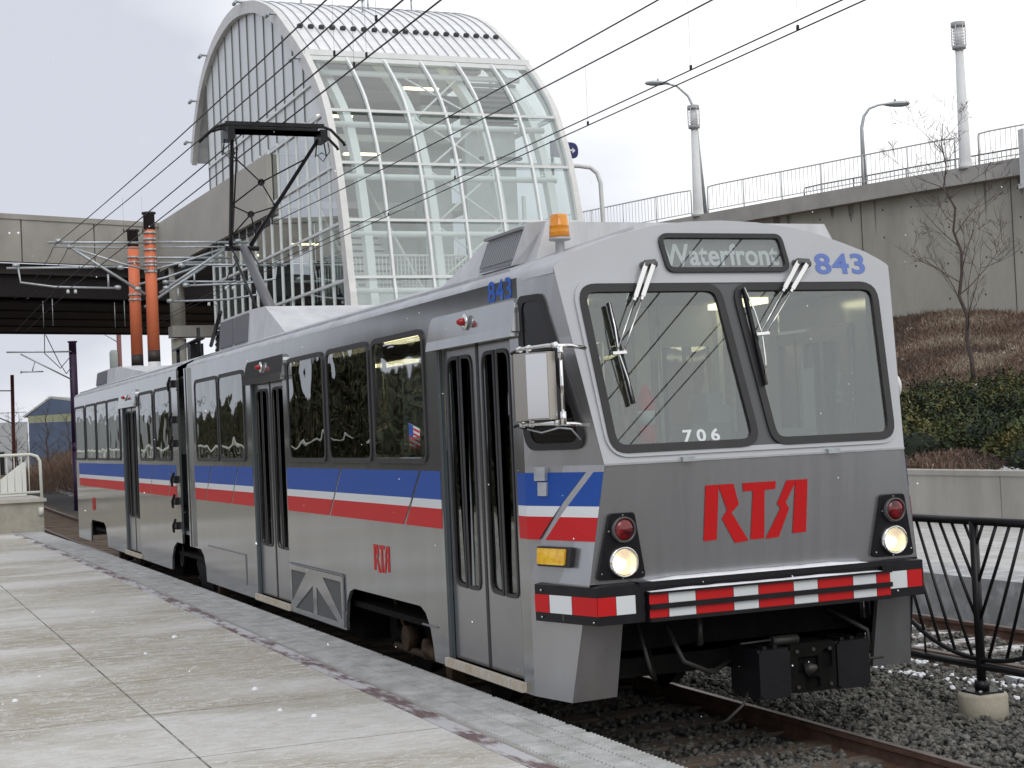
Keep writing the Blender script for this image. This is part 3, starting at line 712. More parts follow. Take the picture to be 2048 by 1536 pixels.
# lamp clusters
hl_em = mat('headlamp_glow', (.9, .85, .75), .15, .0, emit=((1, .9, .74), 12)); refl = mat('reflector', (.9, .84, .74), .32, .9, emit=((1, .86, .72), .45))
for s in (-1, 1):
    q = [(s*1.225, 1.128), (s*.875, 1.125), (s*.955, 1.552), (s*1.13, 1.552)]
    if s > 0: q = [(s*1.165, 1.118), (s*.835, 1.125), (s*.935, 1.552), (s*1.13, 1.552)]
    if s > 0: q = [(1.215, 1.122), (.87, 1.125), (.945, 1.552), (1.13, 1.552)]
    if s < 0: q = q[::-1]
    pnl = P('lamp_panel', black, tram, rnd(q, .03), [], lower, .03, 0)
    for nm, z0, r_, mm in (('tail_light', 1.446, .075, None), ('headlight', 1.238, .092, None)):
        y0 = s*1.04; bm = bmesh.new()
        c0 = lower(y0, z0, .03)
        lathe(bm, [(r_+.008, -.02), (r_+.008, .030), (r_-.004, .034), (r_-.010, .0)], c0, 28, 'x', cap=False); rim = link(nm, bm, chrome if nm == 'headlight' else mat('dark_rim', (.1, .1, .1), .3, .6), pnl)
        bm = bmesh.new()
        if nm == 'tail_light':
            lathe(bm, [(r_-.004, .018), (r_*.9, .030), (r_*.5, .040), (.002, .044)], c0, 24, 'x'); link('lens', bm, mat('tail_lens', (.05, .002, .006), .12, 0, col2=(.20, .006, .010), vs=14, coat=.35, thr=(.42, .6)), rim)
        else:
            lathe(bm, [(r_-.006, .030), (r_*.8, .018), (r_*.45, .007), (.002, .003)], c0, 24, 'x', cap=False); link('reflector', bm, refl, rim)
            bm = bmesh.new(); lathe(bm, [(.001, -.016), (.024, -.012), (.031, -.004), (.022, .003), (.001, .005)], c0+Vector((.030, -.020, -.012)), 14, 'x'); link('bulb', bm, hl_em, rim)
            bm = bmesh.new(); lathe(bm, [(r_-.005, .034), (r_*.7, .044), (.002, .049)], c0, 24, 'x'); link('lens', bm, glass('lamp_glass', (.97, .93, .84), .10), rim)
    bm = bmesh.new()
    for yy, zz in ((s*1.04, 1.538), (s*.95, 1.44), (s*1.14, 1.44), (s*.90, 1.16), (s*1.19, 1.17), (s*1.04, 1.132)):
        lathe(bm, [(.007, 0), (.005, .004)], lower(yy, zz, .03), 8, 'x')
    link_each('screw', bm, chrome, pnl)
    # amber side markers
    f = taper(s); mk = P('side_marker', rubber, tram, rnd([(.20, 1.205), (.72, 1.205), (.72, 1.335), (.20, 1.335)], .02), [], f, .035, 0)
    P('lens', mat('amber_lens', (.75, .36, .01), .12, 0, col2=(.95, .62, .05), vs=16, coat=.5), mk, rnd([(.225, 1.22), (.65, 1.22), (.65, 1.325), (.225, 1.325)], .015), [], f, .02, .03)
# bumper
bp_ = empty('bumper', None, None, (.15, 0, 1)); bp_.parent = tram; bp_.matrix_parent_inverse = parent_world(tram).inverted()
def sgnbox(bm, pts, s): hexa(bm, [(x, s*y, z) for x, y, z in pts])
for s in (-1, 1):
    bm = bmesh.new()
    a_, b_, c_ = (-.41, 1.43), (.165, 1.25), (.165, .915)
    inn = [(-.41, 1.36), (.08, 1.16), (.08, .915)]
    outp = [a_, b_, c_]
    for k in range(2):
        (x0, y0), (x1, y1) = outp[k], outp[k+1]; (u0, v0), (u1, v1) = inn[k], inn[k+1]
        sgnbox(bm, [(x0, y0, .845), (x1, y1, .845), (u1, v1, .845), (u0, v0, .845), (x0, y0, 1.085), (x1, y1, 1.085), (u1, v1, 1.10), (u0, v0, 1.10)], s)
    cr_ = link('bumper_corner', bm, black, bp_)
    # reflective tape: red white red | red white
    fs_ = lambda t, z, w, s=s: Vector((a_[0]+(b_[0]-a_[0])*t+.30*w, s*(a_[1]+(b_[1]-a_[1])*t+w), z))
    ff_ = lambda t, z, w, s=s: Vector((.165+w, s*(1.25-.335*t), z))
    for f, segs in ((fs_, [(0, .235, red), (.245, .60, white), (.61, .998, red)]), (ff_, [(0, .385, red), (.395, .80, white)] if s < 0 else [(0.04, .40, red), (.41, .88, white)])):
        for t0, t1, m in segs:
            P('red_tape' if m is red else 'white_tape', m, cr_, rect(t0, .905, t1, 1.022), [], f, .002, .001)
    bm = bmesh.new()
    for t, z in ((.12, 1.05), (.12, .875), (.95, .868)):
        lathe(bm, [(.009, 0), (.006, -.006*1)], fs_(t, z, .006), 8, 'y')
    link_each('bolt', bm, chrome, cr_)
bm = bmesh.new(); box(bm, .02, -.95, 1.065, .17, .95, 1.10); box(bm, .02, -.95, .86, .14, .95, 1.07); link('beam', bm, black, bp_)
bm = bmesh.new()
for z0, z1 in ((.845, .868), (.925, .957), (1.022, 1.036)): box(bm, .14, -.90, z0, .215, .96, z1)
cb = link('rubber_ribs', bm, black, bp_)
bm = bmesh.new(); box(bm, .14, -.895, .85, .188, .955, 1.03); link('strip_back', bm, black, bp_)
tape = [(-.895, -.76, red), (-.755, -.56, white), (-.555, -.28, red), (-.275, -.09, white), (-.085, .18, red), (.185, .37, white), (.375, .65, red), (.655, .84, white), (.845, .955, red)]
for z0, z1 in ((.869, .925), (.957, 1.021)):
    for y0, y1, m in tape: P('red_tape' if m is red else 'white_tape', m, cb, rect(y0, z0, y1, z1), [], lambda u, v, w: Vector((.19+w, u, v)), .003, .001)
def snowbar(x0, x1, y0, y1, z, h, nm):
    bm = bmesh.new(); n_ = 70; rows = []
    for i in range(n_+1):
        y = y0+(y1-y0)*i/n_; e_ = min(1, 8*min(i, n_-i)/n_+.02); j = .7+.6*noise.noise(Vector((y*6, z*9, x0)))
        rows.append([bm.verts.new((x0, y, z)), bm.verts.new((x0+.01, y, z+h*e_*j)), bm.verts.new(((x0+x1)/2, y, z+h*1.05*e_*j)), bm.verts.new((x1-.008, y, z+h*.7*e_*j)), bm.verts.new((x1, y, z))])
    for a, b in zip(rows, rows[1:]):
        for k in range(4): bm.faces.new((a[k], a[k+1], b[k+1], b[k]))
    return stuff(link(nm, bm, snowm, None, smooth=True))
s1 = snowbar(.09, .172, -.86, .80, 1.10, .022, 'bumper_snow'); s1['label'] = 'thin line of snow lying on top of the vehicle bumper beam'; s1['category'] = 'snow'
s2 = snowbar(.142, .213, -.89, .88, 1.0365, .012, 'bumper_snow'); s2['label'] = 'thin line of snow on the striped bumper strip below the beam'; s2['category'] = 'snow'
# front skirts
for s in (-1, 1):
    bm = bmesh.new(); A = [(xf(.33)-.0, s*1.322, .33), (-.02, s*1.275, .86), (.0, s*.99, .87), (xf(.33), s*1.0, .337)]
    v = [bm.verts.new(p) for p in A]+[bm.verts.new((p[0]-.04, p[1], p[2])) for p in A]
    for f in ((0, 1, 2, 3), (7, 6, 5, 4), (0, 4, 5, 1), (1, 5, 6, 2), (2, 6, 7, 3), (3, 7, 4, 0)): bm.faces.new([v[i] for i in f])
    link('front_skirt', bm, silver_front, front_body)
bm = bmesh.new(); box(bm, -23.6, -1.33, .55, -.30, 1.33, .60); box(bm, -.34, -1.0, .42, -.30, 1.0, .86)
for xa, xb in ((-10.9, -5.1), (-19.6, -13.9)): box(bm, xa, -1.2, .2, xb, 1.2, .56)
for xa in (-4.6, -3.9, -3.3): box(bm, xa, -.5, .5, xa+.12, .5, .9)
box(bm, -12.2, -1.25, .6, -12.0, 1.25, .66)
link('underframe', bm, dark, tram)
# bogies
def bogie(cx0, side=1):
    b = empty('bogie', None, None, (cx0, 0, .3)); b.parent = tram; b.matrix_parent_inverse = parent_world(tram).inverted()
    for xw in (cx0-.95, cx0+.95):
        ws_ = None
        for s in (-1, 1):
            bm = bmesh.new(); lathe(bm, [(.33, -.07), (.36, -.065), (.345, -.04), (.335, .05), (.30, .055), (.28, .03), (.12, .03), (.12, .06), (.03, .065)], (xw, s*.72, .26), 36, 'y'); 
            link('wheel', bm, mat('wheel_steel', (.012, .011, .010), .7, .3), b)
        bm = bmesh.new(); tube(bm, [(xw, -.8, .26), (xw, .8, .26)], .07, 12); link('axle', bm, dark, b)
    bm = bmesh.new()
    for s in (-1, 1):
        tube(bm, [(cx0-.9, s*1.0, .33), (cx0-.4, s*1.0, .22), (cx0+.4, s*1.0, .22), (cx0+.9, s*1.0, .33)], .07, 10)
        for xw in (cx0-.95, cx0+.95):
            lathe(bm, [(.10, 0), (.11, s*.08), (.06, s*.12)], (xw, s*.95, .27), 14, 'y')
            box(bm, xw-.10, s*1.0-.06, .30, xw+.10, s*1.0+.06, .62)
    box(bm, cx0-.25, -1.0, .2, cx0+.25, 1.0, .5); link('bogie_frame', bm, dark, b)
    bm = bmesh.new()
    tube(bm, [(cx0-.75, -1.10, .22), (cx0+.9, -1.10, .22)], .035, 8)
    tube(bm, [(cx0+.15, -1.12, .28), (cx0+.75, -1.12, .25)], .06, 10); tube(bm, [(cx0+.1, -1.13, .28), (cx0+.1, -1.05, .28)], .09, 14); box(bm, cx0+.72, -1.17, .08, cx0+.86, -1.05, .42)
    tube(bm, [(cx0-.35, -1.15, .33), (cx0-.35, -1.05, .33)], .11, 14); tube(bm, [(cx0-.75, -1.13, .72), (cx0-.35, -1.13, .36)], .014, 6); tube(bm, [(cx0+.62, -1.14, .75), (cx0+.66, -1.14, .2)], .03, 8)
    for k in range(5): tube(bm, [(cx0+.3+.01*k, -1.1, .42+.05*k), (cx0+.5, -1.1, .44+.05*k)], .02, 6)
    link('brake_gear', bm, mat('brown_iron', (.07, .042, .02), .75, .2, var=.5, vs=10), b)
bogie(-3.65); bogie(-12.4); bogie(-20.85)
# gangway bellows between the two bodies
bm = bmesh.new(); n_ = 12
for i in range(n_):
    x0 = -12.72+.68*i/n_; x1 = -12.72+.68*(i+1)/n_; r0 = 0 if i % 2 else .05; r1 = .05 if i % 2 else 0
    for s in (-1, 1): hexa(bm, [(x0, s*(1.18-r0), .75), (x1, s*(1.18-r1), .75), (x1, s*1.05, .75), (x0, s*1.05, .75), (x0, s*(1.18-r0), 3.1), (x1, s*(1.18-r1), 3.1), (x1, s*1.05, 3.1), (x0, s*1.05, 3.1)])
    hexa(bm, [(x0, -1.15, 3.08), (x1, -1.15, 3.08), (x1, 1.15, 3.08), (x0, 1.15, 3.08), (x0, -1.0, 3.25-r0), (x1, -1.0, 3.25-r1), (x1, 1.0, 3.25-r1), (x0, 1.0, 3.25-r0)])
link('gangway_bellows', bm, rubber, tram)
bm = bmesh.new()
for k, (xx, w_) in enumerate(((-12.02, .035), (-11.86, .02))):
    plate(bm, rect(xx-w_, .74, xx+w_, 3.12), [], near, .03, 0)
plate(bm, rect(-12.42, .8, -12.36, 3.05), [], near, .02, -.12)
link('end_post', bm, silver, front_body)
bm = bmesh.new()
for z in (.98, 1.32, 1.62, 2.12, 2.45, 2.95):
    box(bm, -13.06, -1.46, z-.05, -12.86, -1.41, z+.05); tube(bm, [(-13.03, -1.47, z-.09), (-12.96, -1.49, z), (-12.88, -1.47, z+.09)], .018, 6)
link_each('latch', bm, black, rear_body)
bm = bmesh.new()
for k in range(6):
    x = -12.8+k*.13; tube(bm, [(x, -1.1, .8), (x+.03, -1.2, .45), (x+.1, -1.15, .12), (x+.2, -1.05, .3), (x+.22, -1.05, .75)], .022, 6)
tube(bm, [(-13.45, -1.3, .72), (-13.44, -1.3, .42), (-13.36, -1.3, .38), (-13.28, -1.3, .42), (-13.27, -1.3, .72)], .018, 6)
link_each('gangway_cable', bm, black, tram)
# rear end wall
bm = bmesh.new()
v = [bm.verts.new(p) for p in ((-23.7, -W, .33), (-24.0, -1.2, .33), (-24.0, 1.2, .33), (-23.7, W, .33), (-23.7, -W, 3.13), (-24.0, -1.28, 3.13), (-24.0, 1.28, 3.13), (-23.7, W, 3.13))]
for f in ((0, 1, 5, 4), (1, 2, 6, 5), (2, 3, 7, 6)): bm.faces.new([v[i] for i in f])
link('end_panel', bm, silver_front, rear_body)
# ---- roof equipment
def sub(name, loc, par=None):
    e_ = empty(name, None, None, loc); e_.parent = par or tram; e_.matrix_parent_inverse = parent_world(e_.parent).inverted(); return e_
def fairing(bm, x0, x1, zb, zt_, yb, yt, sf=.08, sr=.3):   # frustum: front slope sf, rear slope sr
    hexa(bm, [(x0, -yb, zb), (x1, -yb, zb), (x1, yb, zb), (x0, yb, zb), (x0+sr, -yt, zt_), (x1-sf, -yt, zt_), (x1-sf, yt, zt_), (x0+sr, yt, zt_)])
u1 = sub('roof_unit', (-1.5, 0, 3.4)); bm = bmesh.new(); hexa(bm, [(-2.6, -1.24, 3.22), (-.80, -1.16, 3.22), (-.80, 1.42, 3.22), (-2.6, 1.42, 3.22), (-1.85, -1.06, 3.557), (-.85, -1.03, 3.557), (-.85, 1.27, 3.557), (-1.85, 1.27, 3.557)]); link('fairing', bm, mat('roof_unit_paint', (.56, .57, .585), .55, .15, var=.16, vs=3, stretch=(1, 1, .25), bump=.05), u1)
rup = MATS['roof_unit_paint']
bm = bmesh.new(); hexa(bm, [(-1.70, -1.22, 3.27), (-1.0, -1.22, 3.27), (-1.0, -1.0, 3.27), (-1.70, -1.0, 3.27), (-1.68, -1.13, 3.525), (-.98, -1.13, 3.525), (-.98, -1.0, 3.535), (-1.68, -1.0, 3.535)])
lv = link('louvre_box', bm, rup, u1)
bm = bmesh.new()
for k in range(17):
    x = -1.66+k*.039; bar(bm, (x, -1.22, 3.31), (x, -1.145, 3.50), .012, .02, (1, 0, 0))
bar(bm, (-1.70, -1.14, 3.53), (-.98, -1.14, 3.53), .05, .02); bar(bm, (-1.69, -1.20, 3.29), (-1.0, -1.215, 3.29), .03, .02)
link('louvre', bm, mat('louvre_grey', (.28, .29, .30), .5, .4), lv)
bm = bmesh.new(); hexa(bm, [(-1.0, -1.25, 3.26), (-.98, -1.25, 3.26), (-.96, -1.06, 3.30), (-.98, -1.06, 3.30), (-.93, -1.15, 3.555), (-.91, -1.15, 3.555), (-.86, -1.0, 3.565), (-.88, -1.0, 3.565)])
link('side_flap', bm, roofpaint, lv)
u2 = sub('roof_unit', (-11, 0, 3.4)); bm = bmesh.new(); fairing(bm, -11.95, -10.2, 3.28, 3.745, .97, .93, .0, 0.0)
hexa(bm, [(-10.2, -.97, 3.28), (-8.85, -.85, 3.36), (-8.85, .85, 3.36), (-10.2, .97, 3.28), (-10.2, -.93, 3.745), (-9.75, -.86, 3.745), (-9.75, .86, 3.745), (-10.2, .93, 3.745)])
link('fairing', bm, rup, u2)
bm = bmesh.new(); scr = mat('screen_grey', (.17, .175, .19), .7, .3)
for xa, xb in ((-11.88, -11.12), (-11.02, -10.28)):
    hexa(bm, [(xa, -.985, 3.36), (xb, -.985, 3.36), (xb, -.96, 3.36), (xa, -.96, 3.36), (xa, -.952, 3.71), (xb, -.952, 3.71), (xb, -.93, 3.71), (xa, -.93, 3.71)])
link('screen', bm, scr, u2)
u3 = sub('roof_unit', (-21, 0, 3.4)); bm = bmesh.new(); fairing(bm, -23.7, -21.9, 3.25, 3.62, .97, .93, 0, 0)
hexa(bm, [(-21.9, -.97, 3.28), (-17.9, -.9, 3.34), (-17.9, .9, 3.34), (-21.9, .97, 3.28), (-21.9, -.93, 3.62), (-21.3, -.86, 3.62), (-21.3, .86, 3.62), (-21.9, .93, 3.62)])
link('fairing', bm, rup, u3)
bm = bmesh.new()
hexa(bm, [(-23.6, -.985, 3.36), (-22.3, -.985, 3.36), (-22.3, -.96, 3.36), (-23.6, -.96, 3.36), (-23.6, -.952, 3.6), (-22.3, -.952, 3.6), (-22.3, -.93, 3.6), (-23.6, -.93, 3.6)]); link('screen', bm, scr, u3)
# beacon
be = sub('beacon', (-.6, -1.045, 3.3)); c0 = Vector((-.6, -1.045, -.045))
bm = bmesh.new(); lathe(bm, [(.055, 3.29), (.034, 3.32), (.031, 3.43), (.066, 3.435), (.075, 3.44), (.075, 3.455)], c0, 22); link('stem', bm, mat('beacon_base', (.42, .43, .44), .4, .4), be)
bm = bmesh.new(); lathe(bm, [(.071, 3.455), (.070, 3.50), (.067, 3.53), (.0695, 3.533), (.0665, 3.54), (.062, 3.60), (.060, 3.612), (.03, 3.618)], c0, 26); link('lens', bm, mat('beacon_lens', (.62, .20, .008), .15, 0, col2=(.85, .33, .02), vs=18, stretch=(1, 1, .2), coat=.5), be)
# wipers
def wiper(p1, p2, hub, top, bot, name='wiper'):
    g_ = sub(name, upper(p1[0], p1[1], .03))
    bm = bmesh.new()
    for p_, dy in ((p1, -.018), (p2, .028)):
        a = upper(p_[0], p_[1], .05); b = upper(hub[0]+dy, hub[1], .075); m1 = a.lerp(b, .38); m2 = a.lerp(b, .42)
        bar(bm, a, m1, .030, .014, up_n); bar(bm, m1, m2, .018, .012, up_n); tube(bm, [m2, b], .0055, 6)
    bar(bm, upper(hub[0]-.05, hub[1]-.003, .075), upper(hub[0]+.05, hub[1]+.003, .075), .02, .02, up_n)
    link('arm', bm, chrome, g_)
    bm = bmesh.new()
    for p_ in (p1, p2): lathe(bm, [(.028, -.02), (.028, .05), (.012, .062)], upper(p_[0], p_[1], 0), 12, 'x')
    bar(bm, upper(p1[0]-.01, p1[1]+.005, .045), upper(p2[0]+.01, p2[1]+.005, .045), .03, .03, up_n)
    link('pivot', bm, mat('pivot_metal', (.12, .12, .12), .35, .8), g_)
    bm = bmesh.new(); a, b = upper(top[0], top[1], .045), upper(bot[0], bot[1], .045); bar(bm, a, b, .022, .03, up_n); link('blade', bm, black, g_)
    bm = bmesh.new(); h_ = upper(hub[0], hub[1], .068); tube(bm, [a+up_n*.012, a.lerp(h_, .5)+up_n*.02, h_, b.lerp(h_, .5)+up_n*.02, b+up_n*.012], .006, 6); link('blade_spring', bm, chrome, g_)
wiper((-.655, 3.165), (-.595, 3.172), (-.965, 2.56), (-.975, 2.90), (-.905, 2.235))
wiper((.535, 3.178), (.61, 3.172), (.13, 2.665), (.06, 2.99), (.105, 2.325))
# mirror on the cab corner
mr = sub('side_mirror', (-.2, -1.5, 2.4)); bm = bmesh.new()
bw = [(-.235, -1.50), (-.225, -1.60), (-.05, -1.66), (.09, -1.63), (.235, -1.55), (.245, -1.50), (.10, -1.52), (-.1, -1.52)]
lo = [bm.verts.new((x-.0, y, 2.165)) for x, y in bw]; hi = [bm.verts.new((x, y, 2.59)) for x, y in bw]
for i in range(8): bm.faces.new((lo[i], lo[(i+1) % 8], hi[(i+1) % 8], hi[i]))
bm.faces.new(lo[::-1]); bm.faces.new(hi)
link('housing', bm, mat('mirror_steel', (.46, .44, .40), .28, 1.), mr)
bm = bmesh.new(); v = [bm.verts.new(q) for q in ((.095, -1.632, 2.175), (.238, -1.553, 2.175), (.238, -1.553, 2.58), (.095, -1.632, 2.58))]; bm.faces.new(v)
ex = bmesh.ops.extrude_face_region(bm, geom=bm.faces[:])
for q in ex['geom']:
    if isinstance(q, bmesh.types.BMVert): q.co += Vector((.004, -.006, 0))
link('added_reflection_plate', bm, chrome, mr)  # thin chrome plate added to give this end of the housing a bright reflection
bm = bmesh.new()
for z in (2.615, 2.13):
    tube(bm, [(-.47, -1.42, z-.01), (-.40, -1.52, z+.0), (-.10, -1.585, z+.01), (.26, -1.555, z+.01), (.36, -1.44, z), (.22, -1.28, z-.01)], .013, 8)
    for x_ in (-.15, .0, .30): tube(bm, [(x_-.015, -1.575 if x_ < .2 else -1.53, z+.01), (x_+.015, -1.572 if x_ < .2 else -1.52, z+.01)], .02, 8)
tube(bm, [(.33, -1.50, 2.62), (.33, -1.50, 2.13)], .011, 8); tube(bm, [(.33, -1.50, 2.62), (.33, -1.50, 2.54)], .02, 8); tube(bm, [(.33, -1.50, 2.21), (.33, -1.50, 2.13)], .02, 8)
tube(bm, [(0, -1.58, 2.62), (0, -1.58, 2.13)], .010, 6)
link('bracket', bm, chrome, mr)
bm = bmesh.new(); tube(bm, [(-.1, -1.56, 2.11), (.1, -1.55, 2.085), (.25, -1.5, 2.11), (.22, -1.40, 2.10), (.20, -1.33, 2.03)], .006, 6); link('cable', bm, steel, mr)
# far side convex mirror
bm = bmesh.new(); lathe(bm, [(.10, .0), (.095, .03), (.06, .055), (.01, .065)], (-.4, 1.47, 2.30), 18, 'y'); q = link('convex_mirror', bm, mat('white_plastic', (.8, .8, .8), .3), tram)
# latch plate under the cab window, handles under windscreens
bm = bmesh.new(); f = taper(-1)
hexa(bm, [f(.16, 1.765, 0), f(.30, 1.765, 0), f(.30, 1.765, .03), f(.16, 1.765, .03), f(.16, 1.855, 0), f(.30, 1.855, 0), f(.30, 1.855, .03), f(.16, 1.855, .03)])
hexa(bm, [f(.19, 1.665, 0), f(.31, 1.665, 0), f(.31, 1.665, .02), f(.19, 1.665, .02), f(.19, 1.755, 0), f(.31, 1.755, 0), f(.31, 1.755, .02), f(.19, 1.755, .02)])
link('latch', bm, steel, tram)
bm = bmesh.new()
for y in (-.555, .56): box(bm, .152, y-.045, 1.855, .19, y+.045, 1.885)
link('step_lug', bm, steel, front_body)
# coupler
cp = sub('coupler', (.0, .35, .4)); bm = bmesh.new()
box(bm, -.9, .22, .33, .0, .62, .52); box(bm, -.25, .24, .26, .02, .56, .57)
bm2 = bmesh.new(); plate(bm2, rect(.22, .25, .58, .58, .03), [rect(.28, .38, .44, .49, .01), rect(.475, .40, .55, .53, .03), rect(.33, .27, .45, .35, .03)], lambda u, v, w: Vector((w, u, v)), .05, .0)
link('head_plate', bm2, dark, cp); link('drawbar', bm, dark, cp)
for y0, y1, xx in ((-.04, .20, .02), (.60, .86, -.02)):
    bm = bmesh.new(); box(bm, xx-.32, y0, .24, xx+.06, y1, .565); bmesh.ops.bevel(bm, geom=bm.edges[:], offset=.02, segments=2)
    bar(bm, (xx-.3, y0+.07, .575), (xx+.02, y0+.07, .575), .03, .02); bar(bm, (xx-.3, y0+.15, .575), (xx+.02, y0+.15, .575), .03, .02)
    link('electric_box', bm, black, cp)
bm = bmesh.new(); tube(bm, [(-.02, -.12, .61), (-.02, .12, .615)], .008, 6); tube(bm, [(-.05, .14, .60), (-.05, .34, .60)], .035, 10); tube(bm, [(.0, .86, .42), (.0, 1.0, .42)], .010, 6); tube(bm, [(.04, .36, .40), (.09, .40, .42)], [.06, .015], 8)
tube(bm, [(-.1, -.02, .28), (-.05, -.1, .2), (-.10, -.2, .10), (-.16, -.25, .06)], .012, 6)
for y, z in ((.27, .53), (.53, .53), (.27, .29), (.53, .29), (.40, .535)): lathe(bm, [(.014, .05), (.014, .062)], (0, y, z), 8, 'x')
tube(bm, [(-.25, -.55, .75), (-.12, -.5, .52), (-.15, -.28, .42), (-.3, -.02, .47)], .018, 7); tube(bm, [(-.28, .75, .75), (-.1, .95, .60), (-.12, .98, .46), (-.3, .88, .45)], .018, 7)
tube(bm, [(-.3, -.75, .8), (-.15, -.74, .5), (-.2, -.68, .4), (-.35, -.66, .7)], .015, 7); tube(bm, [(-.15, -.35, .8), (-.15, -.35, .62), (-.3, -.3, .6)], .02, 7)
link_each('coupler_fitting', bm, steel if False else mat('dull_iron', (.06, .058, .055), .5, .5), cp)
# pantograph
pg = sub('pantograph', (-12.7, 0, 3.7)); bm = bmesh.new()
for y in (-.6, .6): tube(bm, [(-13.9, y, 3.70), (-12.1, y, 3.70)], .03, 8)
for x in (-13.85, -13.2, -12.15): tube(bm, [(x, -.6, 3.70), (x, .6, 3.70)], .03, 8)
for x in (-13.85, -12.15):
    for y in (-.55, .55): lathe(bm, [(.05, 3.42), (.07, 3.46), (.04, 3.50), (.07, 3.54), (.04, 3.58), (.06, 3.62), (.03, 3.68)], (x, y, 0), 10)
bar(bm, (-16.2, -.75, 3.60), (-14.2, -.75, 3.66), .12, .02); tube(bm, [(-16.0, -.75, 3.3), (-16.0, -.75, 3.6)], .03, 8); tube(bm, [(-14.6, -.7, 3.4), (-14.6, -.7, 3.85)], .03, 8); tube(bm, [(-14.2, -.6, 3.55), (-13.0, -.7, 3.95)], .03, 6)
box(bm, -15.0, -.8, 3.36, -14.75, -.6, 3.62)
link('base_frame', bm, black, pg)
bm = bmesh.new(); K = Vector((-14.42, 0, 5.04)); B0 = Vector((-12.65, 0, 3.80))
tube(bm, [B0, K], [.085, .06], 12); link('lower_arm', bm, mat('arm_grey', (.16, .16, .17), .45, .4), pg)
bm = bmesh.new(); tube(bm, [B0+Vector((-.2, -.12, -.05)), K+Vector((-.12, -.12, -.12))], .022, 8); tube(bm, [K+Vector((-.1, -.26, .0)), K+Vector((-.1, .26, .0))], .04, 8)
tube(bm, [K+Vector((0, -.2, 0)), K+Vector((.06, -.1, -.2)), K+Vector((-.02, -.22, -.35)), K+Vector((.1, -.3, -.5)), K+Vector((.12, -.1, -.48))], .012, 6)
tube(bm, [K+Vector((.0, .1, -.05)), K+Vector((.3, .16, -.3)), K+Vector((.45, .12, -.42))], .012, 6)
link('linkage', bm, black, pg)
bm = bmesh.new(); a1, a2 = K+Vector((-.05, -.18, .05)), Vector((-12.40, -.57, 6.36)); b1_, b2_ = K+Vector((-.05, .13, .05)), Vector((-12.40, .66, 6.33))
tube(bm, [a1, a1.lerp(a2, .5), a2], [.035, .03, .024], 8); tube(bm, [b1_, b1_.lerp(b2_, .5), b2_], [.035, .03, .024], 8)
X1 = a1.lerp(b2_, .6)*.5+b1_.lerp(a2, .6)*.5; X2 = a1.lerp(b2_, .3)*.5+b1_.lerp(a2, .3)*.5
for Xn, ta, tb in ((X1, .83, .38), (X2, .38, .08)):
    for ar in ((a1, a2), (b1_, b2_)):
        for t in (ta, tb): tube(bm, [ar[0].lerp(ar[1], t), Xn], .011, 6)
    tube(bm, [Xn+Vector((-.02, 0, 0)), Xn+Vector((.02, 0, 0))], .05, 10)
tube(bm, [a1+Vector((0, .03, .1)), a1.lerp(a2, .9)+Vector((0, .07, 0))], .012, 6)
link('upper_frame', bm, black, pg)
bm = bmesh.new()
for dx in (-.17, .17):
    tube(bm, [(-12.4+dx, -1.0, 6.28), (-12.4+dx, -.84, 6.43), (-12.4+dx, -.70, 6.475), (-12.4+dx, .70, 6.475), (-12.4+dx, .80, 6.44), (-12.4+dx, .98, 6.26), (-12.4+dx, 1.0, 6.22)], .022, 8)
    box(bm, -12.43+dx, -.70, 6.46, -12.37+dx, .70, 6.515)
for y in (-.62, .70):
    box(bm, -12.58, y-.05, 6.28, -12.22, y+.05, 6.44); tube(bm, [(-12.4, y-.06, 6.3), (-12.4, y-.09, 6.08), (-12.38, y, 6.14), (-12.4, y+.07, 6.1), (-12.4, y+.04, 6.3)], .010, 6)
    tube(bm, [(-12.4+.0, y+.1, 6.3), (-12.4, y+.12, 6.16), (-12.4, y+.02, 6.02), (-12.4, y-.08, 6.12), (-12.4, y-.06, 6.3)], .008, 6)
for k in range(4): box(bm, -12.57, -.66, 6.40+.0*k, -12.23, .70, 6.415)
link('collector_head', bm, black, pg)
# interior
it = mat('interior_grey', (.35, .375, .375), .7, 0, var=.08, vs=2); itd = mat('interior_dark', (.20, .21, .22), .7)
bm = bmesh.new(); box(bm, -23.5, -1.35, .86, -.15, 1.35, .90); link('floor', bm, itd, front_body)
bm = bmesh.new(); box(bm, -23.5, -1.3, 3.02, -.16, 1.3, 3.05); link('ceiling', bm, it, front_body)
bm = bmesh.new()
plate(bm, rect(-1.36, .9, 1.36, 3.02), [rect(-.55, .95, .05, 2.75, .04), rect(.15, 1.9, .72, 2.7, .03), rect(.82, 1.9, 1.25, 2.7, .03), rect(-1.25, 1.95, -.65, 2.7, .03)], lambda u, v, w: Vector((-1.75+w, u, v)), .04)
link('cab_partition', bm, it, front_body)
bm = bmesh.new(); box(bm, -1.72, -.62, .9, -1.60, -.50, 3.0); box(bm, -1.72, .06, .9, -1.62, .14, 3.0); box(bm, -1.72, .76, .9, -1.64, .80, 3.0); link_each('cab_pillar', bm, mat('interior_white', (.72, .75, .74), .6), front_body)
bm = bmesh.new(); box(bm, -.95, -1.15, 1.0, -.62, -.78, 2.02); box(bm, -.5, -.12, 1.93, -.3, .06, 2.22); box(bm, -.55, -.10, 2.22, -.35, .03, 2.30); box(bm, -.42, .70, 1.93, -.38, .80, 2.45); link_each('control_box', bm, mat('control_grey', (.30, .34, .34), .6), front_body)
bm = bmesh.new(); box(bm, -2.35, -1.2, .9, -2.32, -.5, 2.9); box(bm, -11.6, -1.3, .9, -11.5, -.6, 3.0); box(bm, -11.6, .6, .9, -11.5, 1.3, 3.0); link('partition', bm, it, front_body)
